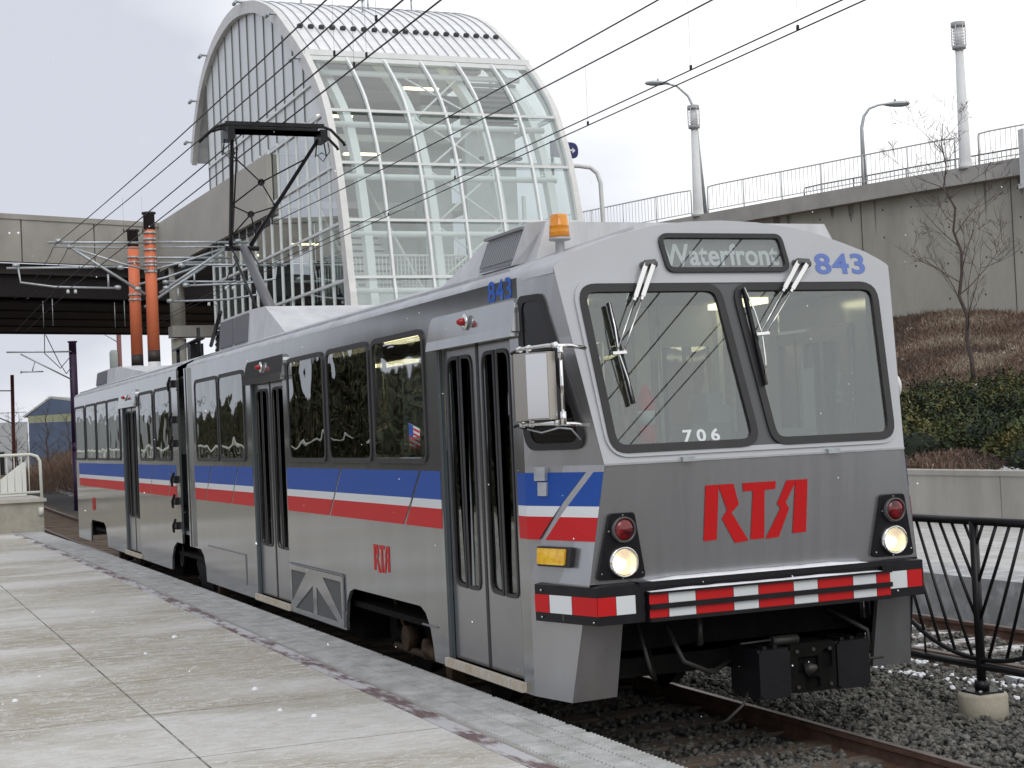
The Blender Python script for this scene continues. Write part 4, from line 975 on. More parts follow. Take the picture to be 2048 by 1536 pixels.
bm = bmesh.new(); hexa(bm, [(-.5, -1.0, 1.0), (.06, -1.0, 1.0), (.06, 1.0, 1.0), (-.5, 1.0, 1.0), (-.42, -1.0, 1.95), (.07, -1.0, 1.90), (.07, 1.0, 1.90), (-.42, 1.0, 1.95)])
box(bm, -.45, -.3, 1.93, -.2, .0, 2.10); box(bm, -.5, .2, 1.9, -.3, .75, 2.03); link('dashboard', bm, mat('dash', (.22, .235, .24), .7), front_body)
bm = bmesh.new(); box(bm, -1.3, -.75, 1.25, -.85, -.25, 1.38); box(bm, -1.4, -.75, 1.38, -1.28, -.25, 2.0); link('driver_seat', bm, itd, front_body)
def seat_geo(x, y0, y1):
    bm = bmesh.new(); box(bm, x, y0, 1.25, x+.42, y1, 1.33); hexa(bm, [(x, y0, 1.3), (x+.06, y0, 1.3), (x+.06, y1, 1.3), (x, y1, 1.3), (x-.08, y0, 1.95), (x-.03, y0, 1.95), (x-.03, y1, 1.95), (x-.08, y1, 1.95)]); box(bm, x+.1, y0+.1, .9, x+.3, y1-.1, 1.25)
    return link('seat', bm, mat('seat_fabric', (.06, .08, .10), .9), front_body)
for x in (-2.95, -3.75, -4.55, -5.35, -6.1, -9.2, -10.0, -10.8, -14.2, -15.0, -18.4, -19.2, -20.0):
    seat_geo(x, -1.28, -.42); seat_geo(x, .42, 1.28)
bm = bmesh.new(); lathe(bm, [(.01, 1.97), (.055, 1.97), (.058, 2.0), (.058, 2.28), (.035, 2.34), (.02, 2.38)], (-.55, -.47, 0), 16); ex = link('fire_extinguisher', bm, mat('extinguisher_red', (.75, .03, .05), .4, spec=.2), tram)
bm = bmesh.new(); lathe(bm, [(.059, 2.10), (.060, 2.10), (.060, 2.20), (.059, 2.20)], (-.55, -.47, 0), 16); link('paper_tag', bm, white, ex)
bm = bmesh.new(); box(bm, -.62, -.54, 1.9, -.48, -.40, 1.97); link('bracket', bm, itd, ex)
bm = bmesh.new()
for y in (-.62, .0, .62): tube(bm, [(-1.2, y, .9), (-1.2, y, 3.02)], .018, 8)
for x in (-3.0, -4.8, -6.6, -9.0): tube(bm, [(x, -.4, .9), (x, -.4, 3.02)], .016, 8); tube(bm, [(x, .4, .9), (x, .4, 3.02)], .016, 8)
link_each('grab_pole', bm, steel, tram)
bm = bmesh.new()
for x0, x1 in ((-1.6, -1.0), (-3.4, -2.3), (-5.2, -4.2), (-7.4, -6.2), (-10.2, -9.0)):
    for y in (-.75, .75): box(bm, x0, y-.09, 2.975, x1, y+.09, 3.018)
q = link_each('ceiling_lamp', bm, mat('lamp_warm', (.9, .8, .5), .5, emit=((1, .86, .50), 3.5)), tram)
# small flag sticker in the window by the front door
fl = sub('flag', (-2.7, -1.37, 2.1)); bm = bmesh.new(); ff = lambda u, v, w: Vector((-2.86+u*.26+.0*v, -W-.012-w, 2.0+v*.2-u*.05))
plate(bm, rect(0, 0, 1, 1), [], ff, .001, 0); link('field', bm, white, fl)
for k in range(5):
    bm = bmesh.new(); plate(bm, rect(.0 if k < 3 else .42, .02+k*.2, 1, .11+k*.2), [], ff, .001, .0012); link('red_bar', bm, red, fl)
bm = bmesh.new(); plate(bm, rect(0, .5, .40, 1), [], ff, .001, .0025); link('blue_corner', bm, blue, fl)
# ================================================================= FENCE BETWEEN THE TRACKS
fen = mat('fence_black', (.010, .010, .012), .4, .2)
def fence_bay(xp, lab):
    t = empty('track_fence', lab, 'fence', (xp, 2.15, -.1), 'black fence bays between the tracks')
    Y = 2.15
    bm = bmesh.new(); tube(bm, [(xp, Y, .02), (xp, Y, 1.27)], .035, 14); tube(bm, [(xp, Y, .02), (xp, Y, .09)], .055, 14); box(bm, xp-.11, Y-.11, .0, xp+.11, Y+.11, .014); link('post', bm, fen, t)
    bm = bmesh.new(); tube(bm, [(xp-1.35, Y, 1.275), (xp+1.35, Y, 1.275)], .032, 12); link('top_rail', bm, fen, t)
    bm = bmesh.new(); tube(bm, [(xp-1.35, Y, .195), (xp+1.35, Y, .195)], .028, 10); link('bottom_rail', bm, fen, t)
    arc_ = lambda s: .245+.26*(abs(s)/.9)**2.2
    bm = bmesh.new(); tube(bm, [(xp+s, Y, min(arc_(s), .9)) for s in [-1.3+i*2.6/30 for i in range(31)]], .020, 8); link('arched_bar', bm, fen, t)
    for s in (-1, 1):
        for top, bx, bz in ((.115, 0, 1.06), (.265, 0, .78), (.41, 0, .50), (.55, .09, None), (.70, .29, None), (.85, .47, None), (1.0, .66, None), (1.15, .86, None), (1.3, 1.05, None)):
            z0 = bz if bz is not None else arc_(bx)
            bm = bmesh.new(); tube(bm, [(xp+s*top, Y, 1.27), (xp+s*bx, Y, z0)], .0125, 8); link('picket', bm, fen, t)
        for bx in (.66, .86, 1.05):
            bm = bmesh.new(); tube(bm, [(xp+s*bx, Y, .20), (xp+s*bx, Y, arc_(bx))], .010, 6); link('short_picket', bm, fen, t)
    bm = bmesh.new()
    for dx in (-.09, .09):
        for dy in (-.09, .09): lathe(bm, [(.014, .014), (.014, .03)], (xp+dx, Y+dy, 0), 6)
    link_each('bolt', bm, steel, t)
    bm = bmesh.new(); lathe(bm, [(.185, -.33), (.182, -.02), (.172, -.002), (.10, 0)], (xp, Y, 0), 30); o = link('fence_footing', bm, mat('footing_concrete', (.40, .37, .29), .85, 0, var=.18, vs=6, bump=.2), t)
fence_bay(-.40, 'black steel fence bay with fanned pickets on a round concrete footing beside the vehicle')
fence_bay(-3.1, 'black steel fence bay mostly hidden behind the front of the vehicle')

# ================================================================= OVERHEAD WIRES
wm = mat('wire', (.02, .018, .02), .5, .5)
def cat_wire(y0, z0, z1, kind, lab, r_):
    bm = bmesh.new(); pts = []
    for i in range(45):
        x = 36-i*2.0
        if x > -36: t = (x-0)/36; z = z0+(z1-z0)*min(1, (abs(x+2)/34)**2) if kind == 'm' else z0
        else: z = z1
        if x < -36: s = (-36-x)/16.0; z = z1-(z1-z0-.0)*math.sin(min(s, 1)*math.pi)*.5 if kind == 'm' else z0-.0
        yy = y0+.10*math.sin((x+5)*.09) + (cy(x, 0) if x < -36 else 0)
        pts.append((x, y0+(cy(x, 0) if x < -36 else 0), z))
    tube(bm, pts, r_, 6); return tag(link('messenger_wire' if kind == 'm' else 'contact_wire', bm, wm), lab, 'wire', 'overhead wires')
cat_wire(-.25, 7.24, 7.74, 'm', 'upper left overhead wire of the near track, highest one above the pantograph', .0105)
cat_wire(.15, 7.26, 7.72, 'm', 'second overhead wire of the near track, just right of the highest one', .0105)
cat_wire(-.24, 6.535, 6.56, 'c', 'left of the two overhead wires touching the pantograph head', .0105)
cat_wire(.14, 6.535, 6.56, 'c', 'right of the two overhead wires touching the pantograph head', .0105)
cat_wire(4.2, 7.54, 7.82, 'm', 'uppermost overhead wire of the four above the second track', .0105)
cat_wire(4.6, 7.38, 7.82, 'm', 'second overhead wire above the second track, crossing in front of the glass station', .0105)
cat_wire(4.27, 6.5, 6.5, 'c', 'third overhead wire on the right, passing the curved street lamp head', .0085)
cat_wire(4.52, 6.5, 6.52, 'c', 'lowest of the four overhead wires on the right', .0085)
bm = bmesh.new()
for x, y, za, zb in [(x, y, a, b) for y, a, b in ((-.25, 6.54, 7.26), (.14, 6.54, 7.28)) for x in (-8.4, -24, -31)]+[(-6.8, -.25, 6.54, 7.26), (-8.9, .14, 6.54, 7.28)]+[(-6.0, 4.52, 6.5, 7.4), (-8.05, 4.27, 6.5, 7.5), (-11.6, 4.52, 6.5, 7.4), (-16.5, 4.27, 6.5, 7.5), (-21, 4.52, 6.5, 7.4), (-28, 4.27, 6.5, 7.6)]:
    tube(bm, [(x, y, za), (x, y, zb)], .0016, 4)
    box(bm, x-.018, y-.010, za-.0, x+.018, y+.010, za+.06)
tag(link('wire_dropper', bm, wm), 'thin vertical hangers and dark clips joining the overhead wires', 'wire hangers')['kind'] = 'stuff'

# ---- catenary poles with brackets
orange = mat('orange_paint', (.80, .21, .095), .6, 0, var=.07, vs=2); capm = mat('dark_brown_paint', (.04, .03, .03), .5); whitep = mat('white_paint', (.72, .73, .73), .5, 0, var=.05, vs=3)
def pole(x, y, h, lab, tone=None, ring=4.45, r_=.16):
    t = empty('catenary_pole', lab, 'pole', (x, y, -.2), 'catenary poles')
    c = (x, y, 0)
    bm = bmesh.new(); lathe(bm, [(r_*1.14, -.3), (r_*1.10, ring)], c, 24); link('lower_shaft', bm, whitep if not tone else tone, t)
    bm = bmesh.new(); lathe(bm, [(r_*1.11, ring), (r_*1.10, ring+.32)], c, 24); link('dark_ring', bm, capm if not tone else tone, t)
    bm = bmesh.new(); lathe(bm, [(r_*1.10, ring+.32), (r_, h-.5)], c, 24); link('upper_shaft', bm, orange if not tone else tone, t)
    bm = bmesh.new(); lathe(bm, [(r_+.002, h-.5), (r_, h-.06), (r_+.04, h-.05), (r_+.04, h)], c, 24); link('cap', bm, capm if not tone else tone, t)
    bm = bmesh.new()
    for z in ((h-.62, h-.80, h-.90, h-1.10, h-1.32, h-1.45, h-1.54, h-1.72) if h > 8.6 else (h-.85, h-1.0, h-1.95, h-2.1) if h > 8 else ()):
        lathe(bm, [(r_+.02, z), (r_+.03, z+.01), (r_+.03, z+.05), (r_+.02, z+.06)], c, 20); tube(bm, [(x+.18, y-.1, z+.03), (x+.24, y-.1, z+.03)], .025, 6); tube(bm, [(x+.18, y+.1, z+.03), (x+.24, y+.1, z+.03)], .025, 6)
    if ring < 5 and not tone: link_each('clamp', bm, steel, t)
    else: bm.free()
    return t
p1 = pole(-35.9, 2.36, 8.68, 'taller orange catenary pole with a dark cap, right one of the pair', r_=.158)
p2 = pole(-37.9, 2.22, 8.45, 'shorter orange catenary pole with a dark cap, left one of the pair', r_=.158)
ptone = mat('purple_black_paint', (.035, .012, .05), .5)
p3 = pole(-52.3, 2.2, 6.15, 'slim dark purple catenary pole behind the rear of the vehicle', ptone, ring=2, r_=.14)
def arms(par, x, s, yc, z_, dense=True):     # s=-1: over the near track, +1: over the second track
    Yv = lambda d: yc+s*d
    bm = bmesh.new()
    if dense:
        tube(bm, [(x, Yv(0), z_[0]), (x, Yv(2.75), z_[0])], .035, 8); tube(bm, [(x, Yv(.25), z_[0]-.15), (x, Yv(2.6), z_[0]-.12)], .025, 8)
        tube(bm, [(x, Yv(2.2), z_[0]-.1), (x, Yv(.15), z_[0]-1.45)], .04, 8)
        tube(bm, [(x, Yv(2.25), z_[0]-.1), (x, Yv(.8), z_[0]-.58), (x, Yv(.0), z_[0]-.78)], .032, 8)
        tube(bm, [(x, Yv(.75), z_[1]), (x, Yv(3.85), z_[1]-.03)], .032, 8)
        tube(bm, [(x, Yv(3.55), z_[1]), (x, Yv(3.5), z_[1]-.42), (x, Yv(2.6), z_[1]-.55), (x, Yv(.85), z_[1]-.60)], .03, 8)
        tube(bm, [(x, Yv(1.15), z_[1]-.2), (x, Yv(1.15), z_[1]-.58)], .028, 8)
        for d, z in ((2.45, z_[0]+.04), (2.15, z_[0]-.12), (3.6, z_[1]+.05), (.8, z_[1]-.02), (.9, z_[1]-.58), (.35, z_[0]-1.3)): lathe(bm, [(.05, -.09), (.07, 0), (.05, .09)], (x, Yv(d), z), 8, 'y')
    else:
        tube(bm, [(x, Yv(0), z_[0]), (x, Yv(2.4), z_[0]+.03)], .03, 8); tube(bm, [(x, Yv(1.9), z_[0]-.05), (x, Yv(0), z_[0]-1.1)], .028, 8); tube(bm, [(x, Yv(1.9), z_[0]-.72), (x, Yv(1.1), z_[0]-.72)], .025, 8)
        tube(bm, [(x, Yv(1.4), z_[0]-.35), (x, Yv(1.5), z_[0]-.7)], .02, 6)
    link('bracket_arm', bm, steel, par)
    bm = bmesh.new()
    if dense:
        for d in (2.25, 2.05):
            lathe(bm, [(.04, -.05), (.045, 0), (.03, .05)], (x, Yv(d), z_[1]-.68), 8)
    else: lathe(bm, [(.03, -.05), (.03, .05)], (x, Yv(1.9), z_[0]-.72), 8)
    link_each('wire_clamp', bm, whitep if dense else steel, par)
arms(p1, -35.75, -1, 2.3, (7.80, 7.12)); arms(p1, -35.75, 1, 2.4, (7.82, 7.18)); arms(p2, -37.7, 1, 2.3, (7.6, 6.9))
arms(p3, -52.2, -1, 2.2, (5.75, 5.0), False)
bm = bmesh.new()
tube(bm, [(-52, 2.2, 5.7), (-49.5, 1.4, 5.0), (-47, .6, 5.4), (-44, .3, 6.5)], .015, 5); tube(bm, [(-52, 2.2, 5.3), (-49.5, 1.6, 4.8), (-48, 1.2, 5.1), (-46.5, .6, 6.0)], .015, 5)
tag(link('feeder_cable', bm, wm), 'slack dark feeder cables looping from the purple pole', 'cable')

# ================================================================= ROAD BRIDGE AND STATION
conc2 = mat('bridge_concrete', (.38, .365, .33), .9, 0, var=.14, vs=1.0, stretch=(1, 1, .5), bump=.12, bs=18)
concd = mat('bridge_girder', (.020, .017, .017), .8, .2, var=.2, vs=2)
br_ = empty('road_bridge', 'wide concrete road bridge with dark girders crossing over the tracks at left', 'bridge', (-54, 0, 0))
D = Vector((-.339, .9408, 0)); A = Vector((-56.37, 6.5, 0)); Nb = Vector((-.9408, -.339, 0))      # Nb points away from the camera
bp = lambda s, w, z: A+D*s+Nb*w+Vector((0, 0, z))
def bslab(bm, s0, s1, w0, w1, z0, z1): hexa(bm, [bp(s0, w0, z0), bp(s1, w0, z0), bp(s1, w1, z0), bp(s0, w1, z0), bp(s0, w0, z1), bp(s1, w0, z1), bp(s1, w1, z1), bp(s0, w1, z1)])
s_ = -43.0
while s_ < 0:
    bm = bmesh.new(); e_ = min(s_+3.05, 0); bslab(bm, s_+.02, e_-.02, 0, .35, 9.38, 11.02); link('parapet_panel', bm, conc2, br_); s_ += 3.07
bm = bmesh.new(); bslab(bm, -43, 0, -.04, .42, 11.02, 11.22); link('parapet_coping', bm, conc2, br_)
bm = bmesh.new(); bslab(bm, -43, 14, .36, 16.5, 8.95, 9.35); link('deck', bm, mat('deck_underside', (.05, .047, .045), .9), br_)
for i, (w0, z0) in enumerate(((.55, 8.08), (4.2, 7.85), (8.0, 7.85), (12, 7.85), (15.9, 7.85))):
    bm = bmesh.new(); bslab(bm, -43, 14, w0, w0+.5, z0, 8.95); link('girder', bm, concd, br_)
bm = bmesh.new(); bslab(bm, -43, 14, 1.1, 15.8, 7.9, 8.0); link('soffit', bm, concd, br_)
bm = bmesh.new(); bslab(bm, -43, 14, 16.5, 16.8, 9.3, 11.0); link('far_parapet', bm, conc2, br_)
bm = bmesh.new(); bslab(bm, -43.0, -42, .5, 16.5, -.3, 9.0); link('abutment', bm, conc2, br_)
cc = Vector((-54.5, 6.62, 0))
bm = bmesh.new(); lathe(bm, [(.30, -.3), (.30, 6.3)], cc, 22); link('column', bm, concrete, br_)
bm = bmesh.new(); lathe(bm, [(.30, 6.62), (.29, 9.3)], cc, 22); link('upper_column', bm, concrete, br_)
bm = bmesh.new(); box(bm, -54.95, 6.3, 6.35, -54.05, 9.4, 6.80); link('cap_beam', bm, conc2, br_)
bm = bmesh.new()
for s in [-2-i*3.1 for i in range(8)]:
    for dz in (0, .8): tube(bm, [bp(s, -.2+dz, 7.95), bp(s, -.2+dz, 6.9)], .015, 5)
link_each('wire_hanger', bm, steel, br_)
# concrete deck edge joining the bridge to the station
bm = bmesh.new(); hexa(bm, [(-56.4, 6.32, 9.2), (-37.95, 6.32, 8.96), (-37.95, 6.49, 8.96), (-56.4, 6.49, 9.2), (-56.4, 6.32, 11.2), (-37.95, 6.32, 10.80), (-37.95, 6.49, 10.80), (-56.4, 6.49, 11.2)])
link('walkway_fascia', bm, mat('fascia_concrete', (.50, .48, .43), .9, 0, var=.10, vs=.6, stretch=(.5, 1, 1), bump=.1), br_)
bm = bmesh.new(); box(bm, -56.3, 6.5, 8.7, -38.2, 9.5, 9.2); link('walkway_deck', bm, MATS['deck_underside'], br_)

frm = mat('white_frame', (.84, .86, .85), .45, .1, var=.05, vs=3); pale = mat('pale_green_steel', (.84, .88, .865), .5, 0); alu = mat('standing_seam_roof', (.80, .81, .82), .45, .05, var=.10, vs=2, stretch=(1, .3, 1)); seam = mat('roof_seam', (.36, .37, .38), .5, .4)
cladding = mat('ribbed_cladding', (.50, .525, .52), .5, .1, var=.05, vs=2)
stn = empty('glass_station', 'tall arched glass and white metal station building with a curved roof behind the vehicle', 'station building', (-38, 10, .25))
YA, YB = 6.5, 13.1
PR = [(-29.80, .25), (-29.83, 3.0), (-29.90, 5.44), (-30.05, 6.2), (-30.33, 7.73), (-30.78, 9.31), (-31.55, 10.86), (-32.35, 11.8), (-33.55, 12.82), (-34.9, 13.75), (-36.5, 14.75), (-38.1, 15.42), (-39.4, 15.80), (-41.2, 16.12), (-42.75, 16.16), (-44.1, 16.02), (-45.2, 15.80), (-46.5, 15.35), (-47.5, 14.75), (-48.4, 13.9), (-48.95, 13.2), (-49.36, 12.5)]
IG = 8
def resample(pts, k=3):
    o = []
    for i in range(len(pts)-1):
        p0 = pts[max(i-1, 0)]; p1_ = pts[i]; p2_ = pts[i+1]; p3_ = pts[min(i+2, len(pts)-1)]
        for j in range(k):
            t = j/k; o.append(tuple(.5*((2*b)+(-a+c)*t+(2*a-5*b+4*c-d)*t*t+(-a+3*b-3*c+d)*t**3) for a, b, c, d in zip(p0, p1_, p2_, p3_)))
    return o+[pts[-1]]
SM = resample(PR, 3)
def pz(z):      # x of the curved front at height z
    for (xa, za), (xb, zb) in zip(SM, SM[1:]):
        if za <= z <= zb: return xa+(xb-xa)*(z-za)/(zb-za)
    return SM[0][0]
def topz(x):    # height of the arch above x
    best = 0
    for (xa, za), (xb, zb) in zip(SM, SM[1:]):
        if min(xa, xb) <= x <= max(xa, xb) and abs(xa-xb) > 1e-6: best = max(best, za+(zb-za)*(x-xa)/(xb-xa))
    return best
def shell(bm, pts, ya, yb, off=0., th=.06):
    pr = []
    for i, (x, z) in enumerate(pts):
        a = Vector(pts[max(i-1, 0)]); b = Vector(pts[min(i+1, len(pts)-1)]); d = (b-a).normalized(); nrm = Vector((d.y, -d.x)); pr.append((Vector((x, z))+nrm*off, Vector((x, z))+nrm*(off-th)))
    rows = [[bm.verts.new((p.x, y, p.y)) for p in (q[0], q[1]) for y in (ya, yb)] for q in pr]
    for a, b in zip(rows, rows[1:]):
        bm.faces.new((a[0], a[1], b[1], b[0])); bm.faces.new((a[2], b[2], b[3], a[3])); bm.faces.new((a[0], b[0], b[2], a[2])); bm.faces.new((a[1], a[3], b[3], b[1]))
    bm.faces.new((rows[0][0], rows[0][2], rows[0][3], rows[0][1])); bm.faces.new((rows[-1][0], rows[-1][1], rows[-1][3], rows[-1][2]))
roofp = SM[IG*3:]; glassp = SM[:IG*3+1]
bm = bmesh.new(); shell(bm, roofp, YA-.12, YB+.1, .08, .16); rf_ = link('roof', bm, alu, stn, smooth=False)
bm = bmesh.new()
for i in range(21):
    y = YA+.1+(YB-YA-.15)*i/20; shell(bm, roofp, y-.007, y+.007, .11, .04)
link('standing_seam', bm, seam, rf_)
bm = bmesh.new()
for i in range(20):
    y = YA+.27+(YB-YA-.15)*i/20; lathe(bm, [(.05, 0), (.09, .03), (.09, .10), (.04, .13)], (-35.1, y, 13.98), 10)
link_each('snow_guard', bm, mat('guard_dark', (.05, .05, .05), .6), rf_)
bm = bmesh.new(); bar(bm, (-33.48, YA-.1, 12.86), (-33.48, YB+.1, 12.86), .24, .16); bar(bm, (-33.40, YA-.1, 12.70), (-33.40, YB+.1, 12.70), .10, .12)
link('eave_gutter', bm, frm, stn)
for ya, yb in ((YA-.16, YA+.02), (YB-.02, YB+.14)):
    bm = bmesh.new(); shell(bm, SM, ya, yb, .10, .38); link('arch_trim', bm, mat('trim_grey', (.72, .72, .70), .5, .1, var=.08, vs=3), stn)
bm = bmesh.new()
for x, z in ((-40.3, 16.1), (-45.9, 15.7), (-47.9, 14.5), (-49.0, 13.2), (-36.2, 14.65), (-33.7, 12.75)):
    tube(bm, [(x, YA-.35, z), (x-.35, YA-.35, z)], .06, 8); tube(bm, [(x, YA-.35, z), (x, YA, z)], .04, 6)
for y, x in ((8.2, -40), (9.8, -38), (11.6, -39), (9.3, -37)):
    z = topz(x)+.1; tube(bm, [(x, y, z), (x, y, z+.35)], .03, 6); lathe(bm, [(.08, .35), (.08, .42)], (x, y, z), 8)
link_each('roof_anchor', bm, steel, rf_)
# curved front glazing: five bays
ys = [YA+(YB-YA)*i/6 for i in range(7)]
ZR = [2.9, 4.55, 6.2, 7.73, 9.31, 10.86, 12.72]
for i, y in enumerate(ys):
    bm = bmesh.new(); shell(bm, glassp, y-.03, y+.03, .07, .12); link('mullion', bm, frm, stn)
for z in ZR[:-1]:
    x = pz(z); bm = bmesh.new()
    bar(bm, (x+.03, YA, z), (x+.03, YB, z), .10, .07); link('transom', bm, frm, stn)
for i in range(6):
    bm = bmesh.new(); pr = [bm.verts.new((x-.02, ys[i]+.03, z)) for x, z in glassp]; pq = [bm.verts.new((x-.02, ys[i+1]-.03, z)) for x, z in glassp]
    for k in range(len(pr)-1): bm.faces.new((pr[k], pq[k], pq[k+1], pr[k+1]))
    link('glazing', bm, glass_bld, stn)
# gable wall facing the tracks
gx = [-46.9+i*1.075 for i in range(16)]
for x in gx:
    zt_ = topz(x)-.2 if x < -30.2 else 9
    if x > -33.6:      # under the leaning front
        zt_ = 0
        for (xa, za), (xb, zb) in zip(SM, SM[1:]):
            if xb <= x <= xa: zt_ = za
        zt_ = max(zt_-.3, .3)
    bm = bmesh.new(); box(bm, x-.024, YA-.03, .25, x+.024, YA+.03, min(zt_, 11.0)); link('gable_mullion', bm, frm, stn)
for z in (1.4, 2.9, 4.55, 6.2, 7.73, 9.31, 10.86, 11.9):
    xr = pz(z)-.1; bm = bmesh.new(); box(bm, -46.9, YA-.045, z-.035, xr, YA+.01, z+.035); link('gable_transom', bm, frm, stn)
gp_ = [(x, z) for x, z in SM if x > -47.0]
def gable_poly(z0, z1):
    pts = [Vector((-46.95, z0)), Vector((pz(z0)-.05, z0))]+[Vector((x-.05, z-.05)) for x, z in gp_ if z0 < z-.05 < z1]
    if z1 < 15: pts += [Vector((pz(z1)-.05, z1)), Vector((-46.95, z1))]
    else: pts += [Vector((-46.95, topz(-46.95)-.1))]
    return pts
gmap = lambda u, v, w: Vector((u, YA+.012-w, v))
P('gable_glazing', glass('gable_glass', (.84, .91, .90), .40), stn, gable_poly(.3, 11.0), [], gmap, 0)
gc_ = P('gable_cladding', mat('pale_panel', (.74, .775, .76), .28, .1, var=.05, vs=.8, stretch=(3, 1, .2)), stn, gable_poly(11.0, 16.2), [], gmap, 0)
bm = bmesh.new()
for x in gx:
    if x < -33.4 and topz(x) > 12: box(bm, x-.016, YA-.02, 11.0, x+.016, YA+.01, topz(x)-.25)
link('panel_seam', bm, mat('seam_dark', (.16, .17, .17), .6), gc_)
bm = bmesh.new(); plate(bm, gable_poly(12.2, 16.1), [], lambda u, v, w: Vector((u, YA+.25-w, v)), .02)
for i in range(60):
    x = -46.7+i*.25; zt_ = topz(x)-.5
    if zt_ > 12.4: box(bm, x, YA+.19, 12.25, x+.12, YA+.24, zt_)
link('inner_cladding', bm, cladding, stn)
P('rear_gable_glazing', glass_bld, stn, gable_poly(.3, 14), [], lambda u, v, w: Vector((u, YB, v)), 0)
bm = bmesh.new()
for x in gx[::2]: box(bm, x-.05, YB-.05, .25, x+.05, YB+.04, min(14, topz(x)-.2) if x < -34 else 9)
for z in (4.55, 7.73, 10.86): box(bm, -46.9, YB-.05, z-.06, pz(z)-.1, YB+.03, z+.06)
link('rear_mullions', bm, pale, stn)
bm = bmesh.new(); box(bm, -47.0, YA, .25, -46.9, YA+2.4, 14.0); box(bm, -47.0, YB-2.0, .25, -46.9, YB, 14.0); box(bm, -47.0, YA+2.4, 9.4, -46.9, YB-2, 14.2); link('back_wall', bm, cladding, stn)
# interior: arched ribs, pipes, floors, stair, lift shaft, lamps
SI = [(x, z) for x, z in SM]
for y in (7.25, 9.2, 11.2, 12.8):
    bm = bmesh.new(); shell(bm, SI, y-.11, y+.11, -.65, .30); link('arched_rib', bm, pale, stn)
bm = bmesh.new()
for z in (4.3, 5.9, 7.45, 9.05, 10.6, 12.4):
    x = pz(z)-.72; tube(bm, [(x, YA+.2, z), (x, YB-.1, z)], .085, 8)
for x, z in ((-36, 13.6), (-39, 15.0), (-43, 15.3), (-46.5, 14.5)): tube(bm, [(x, YA+.3, z-.3), (x, YB-.1, z-.3)], .08, 8)
link('purlin', bm, pale, stn)
bm = bmesh.new()
for z0, z1 in ((6.2, 7.73), (7.73, 9.31), (9.31, 10.86), (10.86, 12.5), (4.5, 6.2)):
    for (y0, y1) in ((9.2, 11.2),):
        xa, xb = pz(z0)-.75, pz(z1)-.75; tube(bm, [(xa, y0, z0), (xb, y1, z1)], .03, 6); tube(bm, [(xa, y1, z0), (xb, y0, z1)], .03, 6)
link('cross_brace', bm, pale, stn)
bm = bmesh.new()
box(bm, -46.5, 6.75, 4.75, -31.2, 13.2, 5.0); box(bm, -31.5, 6.75, 4.75, -31.3, 13.2, 6.0)
box(bm, -46.5, 6.75, 9.2, -38.5, 13.2, 9.45)
link('floor_slab', bm, mat('slab_white', (.70, .74, .72), .7), stn)
bm = bmesh.new()
box(bm, -44, 9.6, .25, -40.5, 12.8, 14.2); box(bm, -37.5, 10.9, 5.0, -36.6, 11.8, 13.5); box(bm, -34.3, 11.3, 5, -34.0, 12.9, 12.2); box(bm, -38.5, 6.9, 10.9, -36.0, 13.2, 11.1)
link('lift_shaft', bm, mat('shaft_grey', (.55, .60, .60), .7, 0, var=.1, vs=1), stn)
bm = bmesh.new(); box(bm, -33.7, 11.6, 10.0, -33.5, 12.9, 10.08)
for k in range(9): box(bm, -33.9, 11.4, 11.0+k*.15, -33.75, 12.9, 11.08+k*.15)
for k in range(8): box(bm, -45+k*1.2, 6.8, 13.4, -44.4+k*1.2, 13.2, 13.55)
box(bm, -46, 6.9, 12.2, -36.6, 12.9, 12.5)
link('louvre', bm, mat('louvre_dark', (.12, .14, .145), .7), stn)
bm = bmesh.new()
for k in range(18):
    x = -33.2-k*.3; z = 5.05+k*.235; box(bm, x-.30, 7.7, z, x, 9.5, z+.10); box(bm, x-.03, 7.7, z-.15, x, 9.5, z+.05)
for y in (7.6, 9.5):
    hexa(bm, [(-33.1, y, 4.95), (-33.1, y+.08, 4.95), (-38.6, y+.08, 9.15), (-38.6, y, 9.15), (-33.1, y, 6.1), (-33.1, y+.08, 6.1), (-38.6, y+.08, 10.3), (-38.6, y, 10.3)])
link('stair', bm, mat('stair_grey', (.58, .63, .62), .7), stn)
bm = bmesh.new()
for i in range(60):
    y = 6.9+i*.105; tube(bm, [(-31.35, y, 6.0), (-31.35, y, 6.9)], .014, 5)
tube(bm, [(-31.35, 6.8, 6.92), (-31.35, 13.2, 6.92)], .035, 6)
for i in range(14): tube(bm, [(-31.6-i*.3, 6.9, 6.0), (-31.6-i*.3, 6.9, 6.9)], .014, 5)
for k in range(6): tube(bm, [(-31.36, 8.2, 6.1+k*.14), (-31.36, 13.2, 6.1+k*.14)], .01, 4)
link('balustrade', bm, frm, stn)
bm = bmesh.new()
for x, y, z in ((-36, 7.4, 11.6), (-35, 9.8, 12.3), (-35, 7.9, 10.3), (-37, 12, 12.4), (-41, 7.6, 8.4), (-44, 7.4, 8.4), (-36, 7.2, 4.5), (-40, 7.2, 4.5)): box(bm, x-.1, y, z, x+.1, y+1.1, z+.05)
link_each('ceiling_lamp', bm, MATS['lamp_warm'], stn)
bm = bmesh.new(); box(bm, -46.5, 6.8, .3, -46.2, 13.0, 4.8); 
for i in range(7): box(bm, -45+i*2.1, 7.2, .3, -44.2+i*2.1, 7.5, 8.9 if i < 3 else 4.75)
for i in range(5): box(bm, -44.6+i*2.6, 9.4, .3, -43.6+i*2.6, 9.6, 8.9 if i < 2 else 4.75)
link_each('lower_column', bm, mat('dark_wall', (.09, .10, .10), .8), stn)

